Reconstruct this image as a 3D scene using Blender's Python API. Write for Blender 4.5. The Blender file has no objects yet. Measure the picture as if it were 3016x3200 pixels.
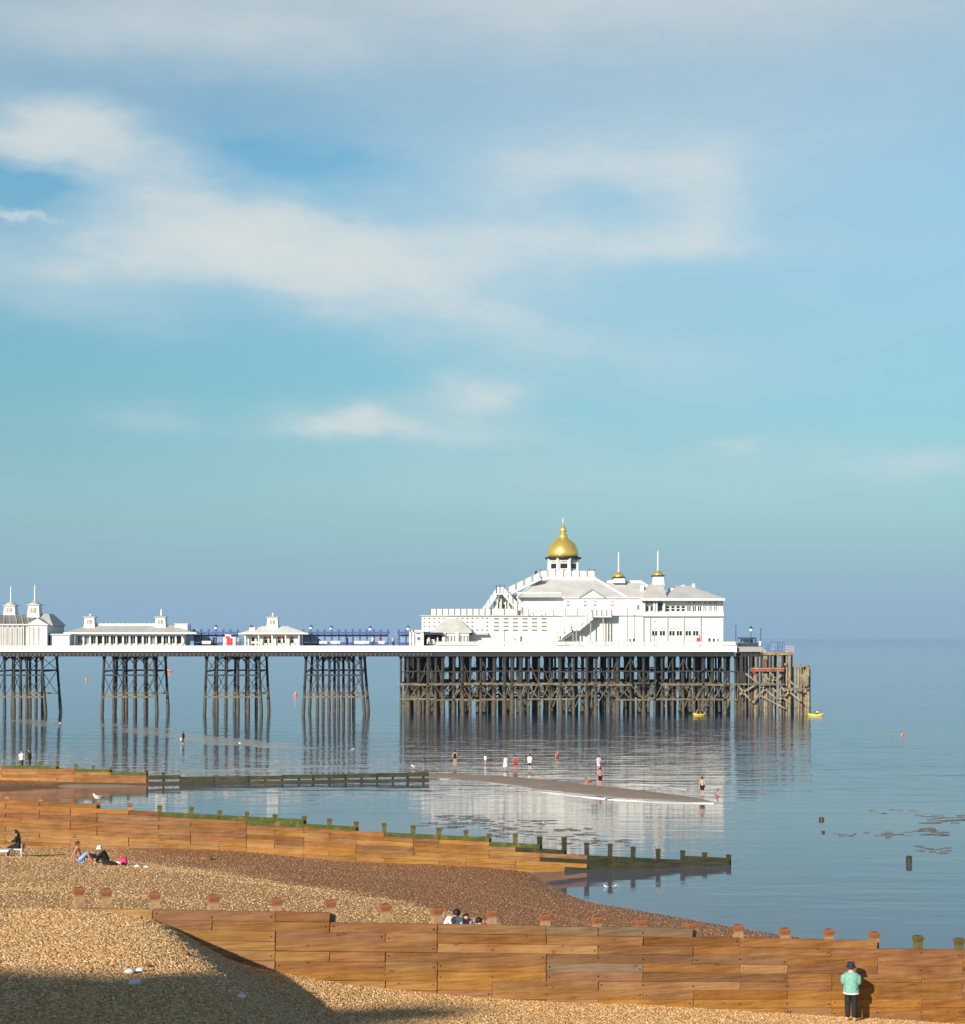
import bpy, bmesh, math, random
from mathutils import Vector, Matrix, noise

random.seed(7)
SC = bpy.context.scene
COL = SC.collection
R = math.radians

# ------------------------------------------------------------------ camera
FPX, UC, VH, HC = 5000.0, 1508.0, 1992.0, 13.0     # focal length / centre / horizon in photo pixels, eye height (m)
cam_d = bpy.data.cameras.new('camera')
cam = bpy.data.objects.new('camera', cam_d); COL.objects.link(cam)
cam.location = (0, 0, HC); cam.rotation_euler = (R(90), 0, 0)
cam_d.sensor_fit = 'HORIZONTAL'; cam_d.sensor_width = 36.0
cam_d.lens = 36.0 * FPX / 3016.0
cam_d.shift_y = (VH - 1600.0) / 3016.0
cam_d.clip_start = 0.5; cam_d.clip_end = 80000
SC.camera = cam

# ------------------------------------------------------------------ sun and sky
SUN_EL, SUN_AZ = R(21), R(29)        # light travels towards +Y, turned SUN_AZ to the right
sd = bpy.data.lights.new('sun', 'SUN'); sd.energy = 5.0; sd.angle = R(0.6); sd.color = (1.0, 0.885, 0.73)
sun = bpy.data.objects.new('sun', sd); COL.objects.link(sun)
SDIR = Vector((math.sin(SUN_AZ) * math.cos(SUN_EL), math.cos(SUN_AZ) * math.cos(SUN_EL), -math.sin(SUN_EL)))
sun.rotation_euler = SDIR.to_track_quat('-Z', 'Y').to_euler()
sun.location = (-40, -80, 60)

world = bpy.data.worlds.new('World'); SC.world = world; world.use_nodes = True
wt = world.node_tree; wt.nodes.clear()


class NT:
    """small helper to write node maths"""
    def __init__(s, tree): s.t = tree
    def n(s, typ, **kw):
        nd = s.t.nodes.new(typ)
        for k, v in kw.items(): setattr(nd, k, v)
        return nd
    def put(s, sock, val):
        if isinstance(val, bpy.types.NodeSocket): s.t.links.new(val, sock)
        elif val is not None: sock.default_value = val
    def m(s, op, a, b=None, c=None, clamp=False):
        nd = s.n('ShaderNodeMath', operation=op, use_clamp=clamp)
        s.put(nd.inputs[0], a); s.put(nd.inputs[1], b); s.put(nd.inputs[2], c)
        return nd.outputs[0]
    def mix(s, f, a, b, blend='MIX'):
        nd = s.n('ShaderNodeMix', data_type='RGBA', blend_type=blend)
        s.put(nd.inputs[0], f); s.put(nd.inputs[6], a); s.put(nd.inputs[7], b)
        return nd.outputs[2]
    def noise(s, vec, scale, detail=4, rough=0.5, dim='3D'):
        nd = s.n('ShaderNodeTexNoise', noise_dimensions=dim)
        if vec is not None: s.put(nd.inputs['Vector'], vec)
        nd.inputs['Scale'].default_value = scale; nd.inputs['Detail'].default_value = detail
        nd.inputs['Roughness'].default_value = rough
        return nd.outputs['Fac']
    def ramp(s, f, stops):
        nd = s.n('ShaderNodeValToRGB'); cr = nd.color_ramp
        while len(cr.elements) > 1: cr.elements.remove(cr.elements[-1])
        for i, (p, c) in enumerate(stops):
            e = cr.elements[0] if i == 0 else cr.elements.new(p)
            e.position = p; e.color = (*c, 1) if len(c) == 3 else c
        s.put(nd.inputs[0], f)
        return nd.outputs[0]
    def smooth(s, x, lo, hi):
        nd = s.n('ShaderNodeMapRange', interpolation_type='SMOOTHSTEP', clamp=True)
        s.put(nd.inputs[0], x); nd.inputs[1].default_value = lo; nd.inputs[2].default_value = hi
        return nd.outputs[0]
    def sep(s, vec):
        nd = s.n('ShaderNodeSeparateXYZ'); s.put(nd.inputs[0], vec); return nd.outputs
    def comb(s, x, y, z):
        nd = s.n('ShaderNodeCombineXYZ')
        for i, v in enumerate((x, y, z)): s.put(nd.inputs[i], v)
        return nd.outputs[0]


def build_sky():
    w = NT(wt)
    sky = w.n('ShaderNodeTexSky', sky_type='NISHITA')
    sky.sun_disc = False; sky.sun_elevation = SUN_EL
    sky.sun_rotation = math.pi + SUN_AZ
    sky.altitude = 0; sky.air_density = 1.0; sky.dust_density = 0.6; sky.ozone_density = 1.4
    d = w.n('ShaderNodeTexCoord').outputs['Generated']
    x, y, z = w.sep(d)
    az = w.m('ARCTAN2', x, y)
    el = w.m('ARCSINE', z)
    # wispy warp so that cloud edges feather
    nv = w.comb(w.m('MULTIPLY', az, 1.0), w.m('MULTIPLY', el, 2.2), 0.0)
    w1 = w.noise(nv, 13, 6, 0.6); w2 = w.noise(w.comb(w.m('ADD', az, 7.3), w.m('MULTIPLY', el, 2.2), 3.1), 13, 6, 0.6)
    azw = w.m('ADD', az, w.m('MULTIPLY', w.m('SUBTRACT', w1, 0.5), 0.075))
    elw = w.m('ADD', el, w.m('MULTIPLY', w.m('SUBTRACT', w2, 0.5), 0.040))
    def blob(u, v, ru, rv, st, rot=0.0, soft=1.0):
        ca, ce = math.atan((u - UC) / FPX), (VH - v) / FPX
        dx = w.m('SUBTRACT', azw, ca); dy = w.m('SUBTRACT', elw, ce)
        c_, s_ = math.cos(rot), math.sin(rot)
        px = w.m('DIVIDE', w.m('ADD', w.m('MULTIPLY', dx, c_), w.m('MULTIPLY', dy, s_)), ru / FPX)
        py = w.m('DIVIDE', w.m('SUBTRACT', w.m('MULTIPLY', dy, c_), w.m('MULTIPLY', dx, s_)), rv / FPX)
        r2 = w.m('ADD', w.m('MULTIPLY', px, px), w.m('MULTIPLY', py, py))
        g = w.m('EXPONENT', w.m('MULTIPLY', r2, -1.0 * soft))
        return w.m('MULTIPLY', g, st)
    blobs = [
        (1500, 60, 2600, 260, .66), (1900, 0, 1000, 160, .16), (500, 250, 700, 80, .26), (2650, 480, 900, 420, .28),
        (1700, 420, 900, 120, .12), (2500, 1000, 900, 300, .16),
        (250, 500, 260, 80, .66), (560, 660, 520, 110, .66, -0.36), (60, 540, 170, 60, .40),
        (470, 850, 580, 100, .84, 0.06), (900, 800, 440, 100, .34, -0.1), (1200, 860, 540, 130, .52, -0.10),
        (1800, 580, 540, 140, .62), (2000, 800, 400, 58, .48, -0.03), (2180, 690, 150, 150, .36),
        (1560, 780, 380, 110, .30), (1450, 1010, 560, 105, .42, -0.2), (2050, 1150, 520, 110, .14, -.1),
        (1110, 1305, 180, 52, .85), (1490, 1245, 160, 64, .78), (1300, 1350, 430, 48, .50),
        (460, 1330, 130, 50, .30), (2270, 1420, 60, 30, .34), (2880, 1470, 260, 50, .48),
        (1900, 1490, 900, 110, .24), (40, 752, 130, 9, .65), (300, 1010, 500, 60, .20),
    ]
    tot = None
    soft = None
    for b in blobs[:6]:
        g = blob(*b); soft = g if soft is None else w.m('ADD', soft, g)
    for b in blobs[6:]:
        g = blob(*b)
        tot = g if tot is None else w.m('ADD', tot, g)
    holes = [(1850, 640, 130, 75, .26), (880, 560, 420, 60, .20, -.12), (60, 660, 190, 60, .25)]
    for b in holes: tot = w.m('SUBTRACT', tot, blob(*b))
    # the same thin cloud goes on over the whole of the sky
    tx = w.noise(w.comb(w.m('MULTIPLY', az, 1.2), w.m('MULTIPLY', el, 5.0), 1.7), 3.2, 7, 0.6)
    veil = w.m('MULTIPLY', w.smooth(tx, .48, .75), .20)
    fine = w.noise(w.comb(w.m('ADD', az, w.m('MULTIPLY', el, .8)), w.m('MULTIPLY', el, 3.2), 0.4), 17, 8, 0.66)
    tot = w.m('MULTIPLY', tot, w.m('ADD', 0.34, w.m('MULTIPLY', fine, 1.32)))
    tot = w.m('ADD', tot, w.m('MULTIPLY', soft, w.m('ADD', .82, w.m('MULTIPLY', fine, .36))))
    tot = w.m('ADD', tot, w.m('MULTIPLY', veil, w.smooth(el, 0.04, 0.35)))
    tot = w.m('SUBTRACT', 1.0, w.m('EXPONENT', w.m('MULTIPLY', w.m('MAXIMUM', tot, 0.0), -1.5)))
    # air: the clear sky turned a little towards the cyan of sea air
    tint = w.mix(w.smooth(el, .25, .6), (0.735, 1.085, 1.065, 1), (0.66, 0.62, 0.66, 1))
    base = w.mix(1.0, sky.outputs[0], tint, 'MULTIPLY')
    gain = w.m('ADD', .89, w.m('MULTIPLY', w.smooth(el, .10, .30), .40))
    base = w.mix(1.0, base, w.comb(gain, gain, gain), 'MULTIPLY')
    grey = w.mix(w.smooth(el, 0.16, -0.01), base, (2.85, 4.5, 6.2, 1))
    cloud = w.mix(w.smooth(tot, .42, .8), (5.7, 6.98, 7.5, 1), (7.2, 7.65, 7.6, 1))
    col = w.mix(tot, grey, cloud)
    bg = w.n('ShaderNodeBackground'); bg.inputs['Strength'].default_value = 0.080
    w.t.links.new(col, bg.inputs['Color'])
    out = w.n('ShaderNodeOutputWorld'); w.t.links.new(bg.outputs[0], out.inputs['Surface'])


build_sky()
vs = SC.view_settings
vs.view_transform = 'Standard'; vs.look = 'None'; vs.exposure = 0.27; vs.gamma = 1.0; vs.use_curve_mapping = False
try:
    SC.cycles.max_bounces = 6; SC.cycles.volume_bounces = 0
    SC.cycles.sample_clamp_indirect = 4.0
    SC.cycles.use_denoising = True
except Exception: pass

# ------------------------------------------------------------------ helpers
def wx(u, Y): return (u - UC) * Y / FPX          # photo column -> X at distance Y
def wz(v, Y): return HC - (v - VH) * Y / FPX     # photo row -> height at distance Y
def ground(u, v, z=0.0):
    Y = (HC - z) * FPX / (v - VH)
    return Vector((wx(u, Y), Y, z))

ORIG = {}
def tag(o, label=None, cat=None, group=None, kind=None):
    if label: o['label'] = label
    if cat: o['category'] = cat
    if group: o['group'] = group
    if kind: o['kind'] = kind
    return o
def thing(name, loc, label, cat, group=None):
    o = bpy.data.objects.new(name, None); COL.objects.link(o)
    o.empty_display_size = 0.2
    o.location = loc; ORIG[o] = Vector(loc)
    return tag(o, label, cat, group)
def holder(name, parent):
    """an Empty part that only carries sub-parts"""
    o = bpy.data.objects.new(name, None); COL.objects.link(o); o.parent = parent
    ORIG[o] = ORIG[parent]; return o
def inst(name, mesh, parent, loc, rot=(0, 0, 0), scale=(1, 1, 1)):
    o = bpy.data.objects.new(name, mesh); COL.objects.link(o)
    L = Vector(loc)
    if parent is not None: o.parent = parent; L = L - ORIG[parent]
    o.location = L; o.rotation_euler = rot; o.scale = scale
    return o
def link_mesh(name, me, mat, parent=None, origin=None):
    org = ORIG[parent] if parent is not None else Vector(origin or (0, 0, 0))
    if org.length: me.transform(Matrix.Translation(-org))
    if mat is not None and not me.materials: me.materials.append(mat)
    o = bpy.data.objects.new(name, me); COL.objects.link(o)
    if parent is not None: o.parent = parent
    else: o.location = org
    ORIG[o] = org
    return o


class MB:
    def __init__(s): s.v = []; s.f = []
    def add(s, vs_, fs):
        b = len(s.v); s.v += [tuple(p) for p in vs_]; s.f += [tuple(i + b for i in f) for f in fs]; return s
    def box(s, x0, x1, y0, y1, z0, z1):
        return s.hexa([(x0, y0, z0), (x1, y0, z0), (x1, y1, z0), (x0, y1, z0)], [(x0, y0, z1), (x1, y0, z1), (x1, y1, z1), (x0, y1, z1)])
    def hexa(s, lo, hi):
        n = len(lo)
        fs = [tuple(range(n))[::-1], tuple(range(n, 2 * n))] + [(i, (i + 1) % n, (i + 1) % n + n, i + n) for i in range(n)]
        return s.add(list(lo) + list(hi), fs)
    def bar(s, p, q, w, h):
        p, q = Vector(p), Vector(q); d = (q - p).normalized()
        up = Vector((0, 0, 1)) if abs(d.z) < .95 else Vector((0, 1, 0))
        a = d.cross(up).normalized() * w / 2; b = a.cross(d).normalized() * h / 2
        return s.hexa([p - a - b, p + a - b, p + a + b, p - a + b], [q - a - b, q + a - b, q + a + b, q - a + b])
    def tube(s, pts, r, n=8):
        pts = [Vector(p) for p in pts]; rs = r if isinstance(r, (list, tuple)) else [r] * len(pts)
        rings = []
        for i, p in enumerate(pts):
            d = (pts[min(i + 1, len(pts) - 1)] - pts[max(i - 1, 0)]).normalized()
            up = Vector((0, 0, 1)) if abs(d.z) < .9 else Vector((0, 1, 0))
            a = d.cross(up).normalized(); b = a.cross(d).normalized()
            rings.append([p + (a * math.cos(2 * math.pi * k / n) + b * math.sin(2 * math.pi * k / n)) * rs[i] for k in range(n)])
        vs_ = [q for rg in rings for q in rg]
        fs = [(i * n + k, i * n + (k + 1) % n, (i + 1) * n + (k + 1) % n, (i + 1) * n + k) for i in range(len(pts) - 1) for k in range(n)]
        fs += [tuple(range(n))[::-1], tuple((len(pts) - 1) * n + k for k in range(n))]
        return s.add(vs_, fs)
    def lathe(s, c, prof, n=16, ph=0.0):
        vs_ = []; fs = []; m = len(prof)
        for r, z in prof:
            for k in range(n):
                t = 2 * math.pi * (k + ph) / n
                vs_.append((c[0] + r * math.cos(t), c[1] + r * math.sin(t), c[2] + z))
        for i in range(m - 1):
            for k in range(n):
                fs.append((i * n + k, i * n + (k + 1) % n, (i + 1) * n + (k + 1) % n, (i + 1) * n + k))
        fs += [tuple(range(n))[::-1], tuple((m - 1) * n + k for k in range(n))]
        return s.add(vs_, fs)
    def hip(s, x0, x1, y0, y1, z0, tx0, tx1, ty0, ty1, z1):
        return s.hexa([(x0, y0, z0), (x1, y0, z0), (x1, y1, z0), (x0, y1, z0)], [(tx0, ty0, z1), (tx1, ty0, z1), (tx1, ty1, z1), (tx0, ty1, z1)])
    def mesh(s, name, smooth=False):
        me = bpy.data.meshes.new(name); me.from_pydata(s.v, [], s.f)
        bm = bmesh.new(); bm.from_mesh(me)
        bmesh.ops.recalc_face_normals(bm, faces=bm.faces)
        bm.to_mesh(me); bm.free()
        if smooth:
            for p in me.polygons: p.use_smooth = True
        me.update(); return me
    def build(s, name, mat, parent=None, smooth=False, origin=None):
        return link_mesh(name, s.mesh(name, smooth), mat, parent, origin)


def part_box(name, mat, parent, *b): return MB().box(*b).build(name, mat, parent)

# ------------------------------------------------------------------ materials
M = {}
def mat(name, col, rough=0.7, metal=0.0, var=0.12, scale=3.0, bump=0.0, bscale=20.0, obj_var=0.0, spec=0.4):
    m = bpy.data.materials.new(name); m.use_nodes = True; t = NT(m.node_tree)
    b = m.node_tree.nodes['Principled BSDF']
    tc = t.n('ShaderNodeTexCoord').outputs['Object']
    nz = t.noise(tc, scale, 6, 0.6)
    dark = tuple(c * (1 - var) for c in col) + (1,); lite = tuple(min(1, c * (1 + var)) for c in col) + (1,)
    c = t.mix(t.smooth(nz, .3, .7), dark, lite)
    if obj_var:
        rnd = t.n('ShaderNodeObjectInfo').outputs['Random']
        hs = t.n('ShaderNodeHueSaturation'); t.put(hs.inputs['Color'], c)
        t.put(hs.inputs['Value'], t.m('ADD', 1 - obj_var, t.m('MULTIPLY', rnd, 2 * obj_var)))
        c = hs.outputs[0]
    t.put(b.inputs['Base Color'], c)
    b.inputs['Roughness'].default_value = rough; b.inputs['Metallic'].default_value = metal
    b.inputs['Specular IOR Level'].default_value = spec
    if bump:
        bp = t.n('ShaderNodeBump'); bp.inputs['Strength'].default_value = bump
        t.put(bp.inputs['Height'], t.noise(tc, bscale, 5, .6)); t.put(b.inputs['Normal'], bp.outputs[0])
    M[name] = m
    return m

mat('white_paint', (.72, .715, .69), .5, var=.05, scale=.5)
mat('white_board', (.70, .70, .69), .55, var=.07, scale=.8)
mat('roof_lead', (.55, .55, .545), .5, var=.10, scale=.35)
mat('roof_slate', (.20, .20, .20), .6, var=.2, scale=.6)
mat('pale_roof', (.46, .46, .45), .55, var=.10, scale=.5)
mat('glass_dark', (.015, .018, .022), .12, var=.2, scale=.4, spec=.7)
mat('glass_pale', (.20, .25, .28), .15, var=.25, scale=.6, spec=.7)
mat('gold_leaf', (1.0, .68, .16), .27, metal=.68, var=.08, scale=1.2, bump=.08, bscale=3)
mat('black_paint', (.02, .02, .022), .45, var=.2)
mat('iron', (.022, .022, .024), .55, var=.35, scale=1.0)
mat('blue_paint', (.055, .085, .27), .5, var=.15)
mat('blue_glass', (.20, .32, .50), .12, var=.15, spec=.7)
mat('navy_paint', (.03, .04, .09), .5)
mat('rust', (.24, .07, .04), .85, var=.4, scale=1.2)
mat('deck_edge', (.82, .81, .77), .6, var=.05, scale=.4)
mat('deck_wood', (.30, .25, .19), .8, var=.2)
mat('bleached_timber', (.26, .21, .14), .85, var=.35, scale=1.2)
mat('concrete_grey', (.33, .33, .31), .8)
mat('red', (.55, .03, .04), .55, var=.1)
mat('pink', (.75, .03, .16), .55, var=.1)
mat('yellow', (.78, .60, .03), .35, var=.05)
mat('orange', (.80, .24, .10), .45, var=.08)
mat('cloth_mint', (.19, .44, .37), .85, var=.12, scale=14, bump=.3, bscale=18)
mat('cloth_black', (.012, .012, .014), .85, var=.3, scale=14, bump=.3, bscale=18)
mat('cloth_charcoal', (.016, .018, .022), .85, var=.25, scale=10, bump=.3, bscale=16)
mat('cloth_white', (.78, .78, .77), .85, var=.06, scale=12, bump=.3, bscale=18)
mat('cloth_navy', (.025, .03, .085), .85, var=.2, scale=12)
mat('cloth_blue', (.22, .40, .70), .85, var=.12, scale=12)
mat('cloth_red', (.38, .04, .06), .8, var=.15, scale=12)
mat('cloth_lilac', (.55, .40, .58), .85)
mat('skin', (.55, .33, .24), .55, var=.06, scale=10)
mat('skin_tanned', (.50, .21, .12), .55, var=.08, scale=10)
mat('hair_dark', (.018, .011, .009), .6, var=.3, scale=20)
mat('hair_brown', (.07, .035, .02), .6, var=.3, scale=20)
mat('feather_white', (.80, .80, .78), .7)
mat('feather_grey', (.28, .30, .32), .7)
mat('beak', (.75, .45, .04), .5)
mat('ball', (.55, .60, .66), .3, var=.25, scale=9)
mat('render_cream', (.62, .56, .44), .8)


def weathered_iron():
    m = bpy.data.materials.new('weathered_iron'); m.use_nodes = True; t = NT(m.node_tree)
    b = m.node_tree.nodes['Principled BSDF']
    g = t.n('ShaderNodeNewGeometry').outputs['Position']; z = t.sep(g)[2]
    nz = t.noise(g, 1.6, 6, .65); tide = t.smooth(t.m('ADD', z, t.m('MULTIPLY', nz, 2.2)), 6.2, 4.4)
    upper = t.ramp(t.noise(g, 2.2, 5, .6), [(.3, (.016, .016, .018)), (.7, (.045, .04, .036))])
    lower = t.ramp(t.noise(g, 3.5, 6, .7), [(.3, (.03, .027, .022)), (.55, (.095, .082, .06)), (.75, (.20, .172, .13))])
    t.put(b.inputs['Base Color'], t.mix(tide, upper, lower)); b.inputs['Roughness'].default_value = .75
    M['weathered_iron'] = m
weathered_iron()
def weathered_beam():
    m = bpy.data.materials.new('barnacled_beam'); m.use_nodes = True; t = NT(m.node_tree)
    b = m.node_tree.nodes['Principled BSDF']
    g = t.n('ShaderNodeNewGeometry').outputs['Position']
    c = t.ramp(t.noise(g, 1.4, 6, .7), [(.3, (.06, .052, .04)), (.5, (.15, .128, .092)), (.62, (.24, .195, .115)), (.75, (.10, .085, .065))])
    t.put(b.inputs['Base Color'], c); b.inputs['Roughness'].default_value = .85
    M['barnacled_beam'] = m
weathered_beam()


def wood(name, c0, c1, c2, green=0.0, rough=.8, vspread=.10):
    """sawn timber: grain runs along the piece's own X axis, each piece has its own tone"""
    m = bpy.data.materials.new(name); m.use_nodes = True; t = NT(m.node_tree)
    b = m.node_tree.nodes['Principled BSDF']
    g = t.n('ShaderNodeNewGeometry').outputs['Position']
    oi = t.n('ShaderNodeObjectInfo'); rnd = oi.outputs['Random']
    x, y, z = t.sep(g)
    gv = t.comb(t.m('MULTIPLY', x, .55), t.m('MULTIPLY', y, .55), t.m('ADD', t.m('MULTIPLY', z, 9.0), t.m('MULTIPLY', rnd, 40)))
    grain = t.noise(gv, 1.6, 6, .62)
    blot = t.noise(g, .9, 5, .6)
    c = t.ramp(t.m('ADD', t.m('MULTIPLY', grain, .62), t.m('MULTIPLY', blot, .38)), [(.36, c0), (.5, c1), (.64, c2)])
    hs = t.n('ShaderNodeHueSaturation'); t.put(hs.inputs['Color'], c)
    t.put(hs.inputs['Value'], t.m('ADD', 1 - vspread, t.m('MULTIPLY', rnd, 2 * vspread)))
    r2 = t.m('FRACT', t.m('MULTIPLY', rnd, 17.31))
    t.put(hs.inputs['Hue'], t.m('ADD', .499, t.m('MULTIPLY', r2, .012)))
    t.put(hs.inputs['Saturation'], t.m('ADD', .90, t.m('MULTIPLY', t.m('FRACT', t.m('MULTIPLY', rnd, 7.77)), .18)))
    c = hs.outputs[0]
    # grey bleaching in streaks and knots
    st = t.smooth(t.noise(t.comb(t.m('MULTIPLY', x, .9), t.m('MULTIPLY', y, .9), t.m('MULTIPLY', z, 3)), 1.0, 5, .65), .60, .76)
    c = t.mix(t.m('MULTIPLY', st, .4), c, (.36, .24, .14, 1))
    kn = t.smooth(t.noise(t.comb(t.m('MULTIPLY', x, 2.2), t.m('MULTIPLY', y, 2.2), t.m('MULTIPLY', z, 5)), 1.3, 3, .5), .67, .73)
    c = t.mix(t.m('MULTIPLY', kn, .6), c, (.09, .04, .02, 1))
    damp = t.smooth(t.noise(t.comb(t.m('MULTIPLY', x, .35), t.m('MULTIPLY', y, .35), t.m('MULTIPLY', z, 1.3)), .9, 5, .65), .50, .68)
    c = t.mix(t.m('MULTIPLY', damp, .32), c, t.mix(1.0, c, (.50, .48, .48, 1), 'MULTIPLY'))
    if green:
        c = t.mix(t.m('MULTIPLY', t.smooth(t.noise(g, 2.4, 5, .7), .25, .6), green), c, (.055, .10, .018, 1))
    t.put(b.inputs['Base Color'], c); b.inputs['Roughness'].default_value = rough
    b.inputs['Specular IOR Level'].default_value = .25
    bp = t.n('ShaderNodeBump'); bp.inputs['Strength'].default_value = .5; bp.inputs['Distance'].default_value = .03
    t.put(bp.inputs['Height'], grain); t.put(b.inputs['Normal'], bp.outputs[0])
    M[name] = m
wood('timber', (.185, .073, .027), (.295, .126, .047), (.39, .193, .083))
wood('timber_yellow', (.24, .105, .033), (.365, .175, .056), (.45, .25, .09), vspread=.13)
wood('timber_grey', (.15, .095, .055), (.24, .155, .09), (.31, .22, .135))
wood('timber_algae', (.10, .06, .025), (.22, .13, .05), (.34, .20, .08), green=.95)
wood('timber_wet', (.02, .02, .014), (.045, .042, .026), (.08, .066, .036), green=.12, rough=.45)
wood('timber_dark', (.14, .060, .025), (.23, .103, .043), (.32, .16, .072))


def post_mat(name, green):
    m = bpy.data.materials.new(name); m.use_nodes = True; t = NT(m.node_tree)
    b = m.node_tree.nodes['Principled BSDF']
    o = t.n('ShaderNodeTexCoord').outputs['Object']; z = t.sep(o)[2]
    nz = t.noise(o, 4.5, 5, .6)
    st = t.smooth(t.m('ADD', z, t.m('MULTIPLY', t.m('SUBTRACT', nz, .5), .5)), -.26, -.09)
    low = t.ramp(t.noise(o, 7, 5, .6), [(.3, (.26, .15, .07)), (.7, (.48, .32, .18))])
    top = t.ramp(nz, [(.3, (.15, .05, .02)), (.7, (.34, .125, .045))])
    c = t.mix(st, low, top)
    if green: c = t.mix(green, c, (.05, .075, .015, 1))
    t.put(b.inputs['Base Color'], c); b.inputs['Roughness'].default_value = .85
    M[name] = m
post_mat('post_wood', 0); post_mat('post_mossy', .75)


def shingle_mat(name, wet_z, dry, mid, wet):
    m = bpy.data.materials.new(name); m.use_nodes = True; t = NT(m.node_tree)
    b = m.node_tree.nodes['Principled BSDF']
    g = t.n('ShaderNodeNewGeometry').outputs['Position']; z = t.sep(g)[2]
    big = t.noise(g, .35, 5, .6)
    vor = t.n('ShaderNodeTexVoronoi'); vor.inputs['Scale'].default_value = 11.0; t.put(vor.inputs['Vector'], g)
    cell = t.sep(vor.outputs['Color'])[0]
    zz = t.m('ADD', z, t.m('MULTIPLY', t.m('SUBTRACT', big, .5), 1.1))
    zt = t.m('SUBTRACT', zz, t.m('MULTIPLY', t.sep(g)[0], .04))
    c = t.mix(t.smooth(zt, wet_z - .4, wet_z + .4), (*mid, 1), (*dry, 1))
    c = t.mix(t.smooth(zz, .45, .0), c, (*wet, 1))
    hs = t.n('ShaderNodeHueSaturation'); t.put(hs.inputs['Color'], c)
    t.put(hs.inputs['Value'], t.m('ADD', .62, t.m('MULTIPLY', cell, .72)))
    t.put(hs.inputs['Saturation'], t.m('ADD', .75, t.m('MULTIPLY', t.sep(vor.outputs['Color'])[1], .5)))
    t.put(b.inputs['Base Color'], hs.outputs[0])
    t.put(b.inputs['Roughness'], t.m('ADD', .42, t.m('MULTIPLY', t.smooth(zz, .0, .4), .45)))
    bp = t.n('ShaderNodeBump'); bp.inputs['Strength'].default_value = .9; bp.inputs['Distance'].default_value = .06
    t.put(bp.inputs['Height'], t.m('SUBTRACT', t.m('MULTIPLY', t.noise(g, 5, 3, .6), .6), vor.outputs['Distance']))
    t.put(b.inputs['Normal'], bp.outputs[0])
    M[name] = m
shingle_mat('shingle_near', .3, (.58, .34, .135), (.46, .26, .10), (.20, .12, .07))
shingle_mat('shingle_mid', 3.0, (.50, .285, .115), (.31, .142, .055), (.13, .083, .05))


def pebble_mat(name, wet_z):
    m = bpy.data.materials.new(name); m.use_nodes = True; t = NT(m.node_tree)
    b = m.node_tree.nodes['Principled BSDF']
    rnd = t.n('ShaderNodeObjectInfo').outputs['Random']
    g = t.n('ShaderNodeNewGeometry').outputs['Position']; z = t.sep(g)[2]
    dry = t.ramp(rnd, [(0, (.30, .15, .055)), (.22, (.47, .265, .098)), (.5, (.60, .355, .14)), (.76, (.68, .44, .20)), (.94, (.78, .58, .34)), (1, (.88, .80, .66))])
    wet = t.ramp(rnd, [(0, (.16, .068, .025)), (.3, (.27, .122, .048)), (.7, (.36, .172, .070)), (.94, (.44, .235, .11)), (.985, (.52, .36, .24)), (1, (.70, .60, .48))])
    big = t.noise(g, .35, 5, .6)
    zz = t.m('SUBTRACT', t.m('ADD', z, t.m('MULTIPLY', t.m('SUBTRACT', big, .5), 1.1)), t.m('MULTIPLY', t.sep(g)[0], .04))
    t.put(b.inputs['Base Color'], t.mix(t.smooth(zz, wet_z - .4, wet_z + .4), wet, dry)); b.inputs['Roughness'].default_value = .6
    M[name] = m
pebble_mat('pebble', -5); pebble_mat('pebble_mid', 3.0)


def sand_mat():
    m = bpy.data.materials.new('wet_sand'); m.use_nodes = True; t = NT(m.node_tree)
    b = m.node_tree.nodes['Principled BSDF']
    g = t.n('ShaderNodeNewGeometry').outputs['Position']; z = t.sep(g)[2]
    c = t.ramp(t.noise(g, .5, 5, .6), [(.3, (.25, .185, .135)), (.7, (.34, .25, .185))])
    t.put(b.inputs['Base Color'], c)
    t.put(b.inputs['Roughness'], t.m('ADD', .22, t.m('MULTIPLY', t.smooth(z, .02, .14), .5)))
    bp = t.n('ShaderNodeBump'); bp.inputs['Strength'].default_value = .25; bp.inputs['Distance'].default_value = .03
    t.put(bp.inputs['Height'], t.noise(g, 3, 4, .6)); t.put(b.inputs['Normal'], bp.outputs[0])
    M['wet_sand'] = m
sand_mat()


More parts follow.
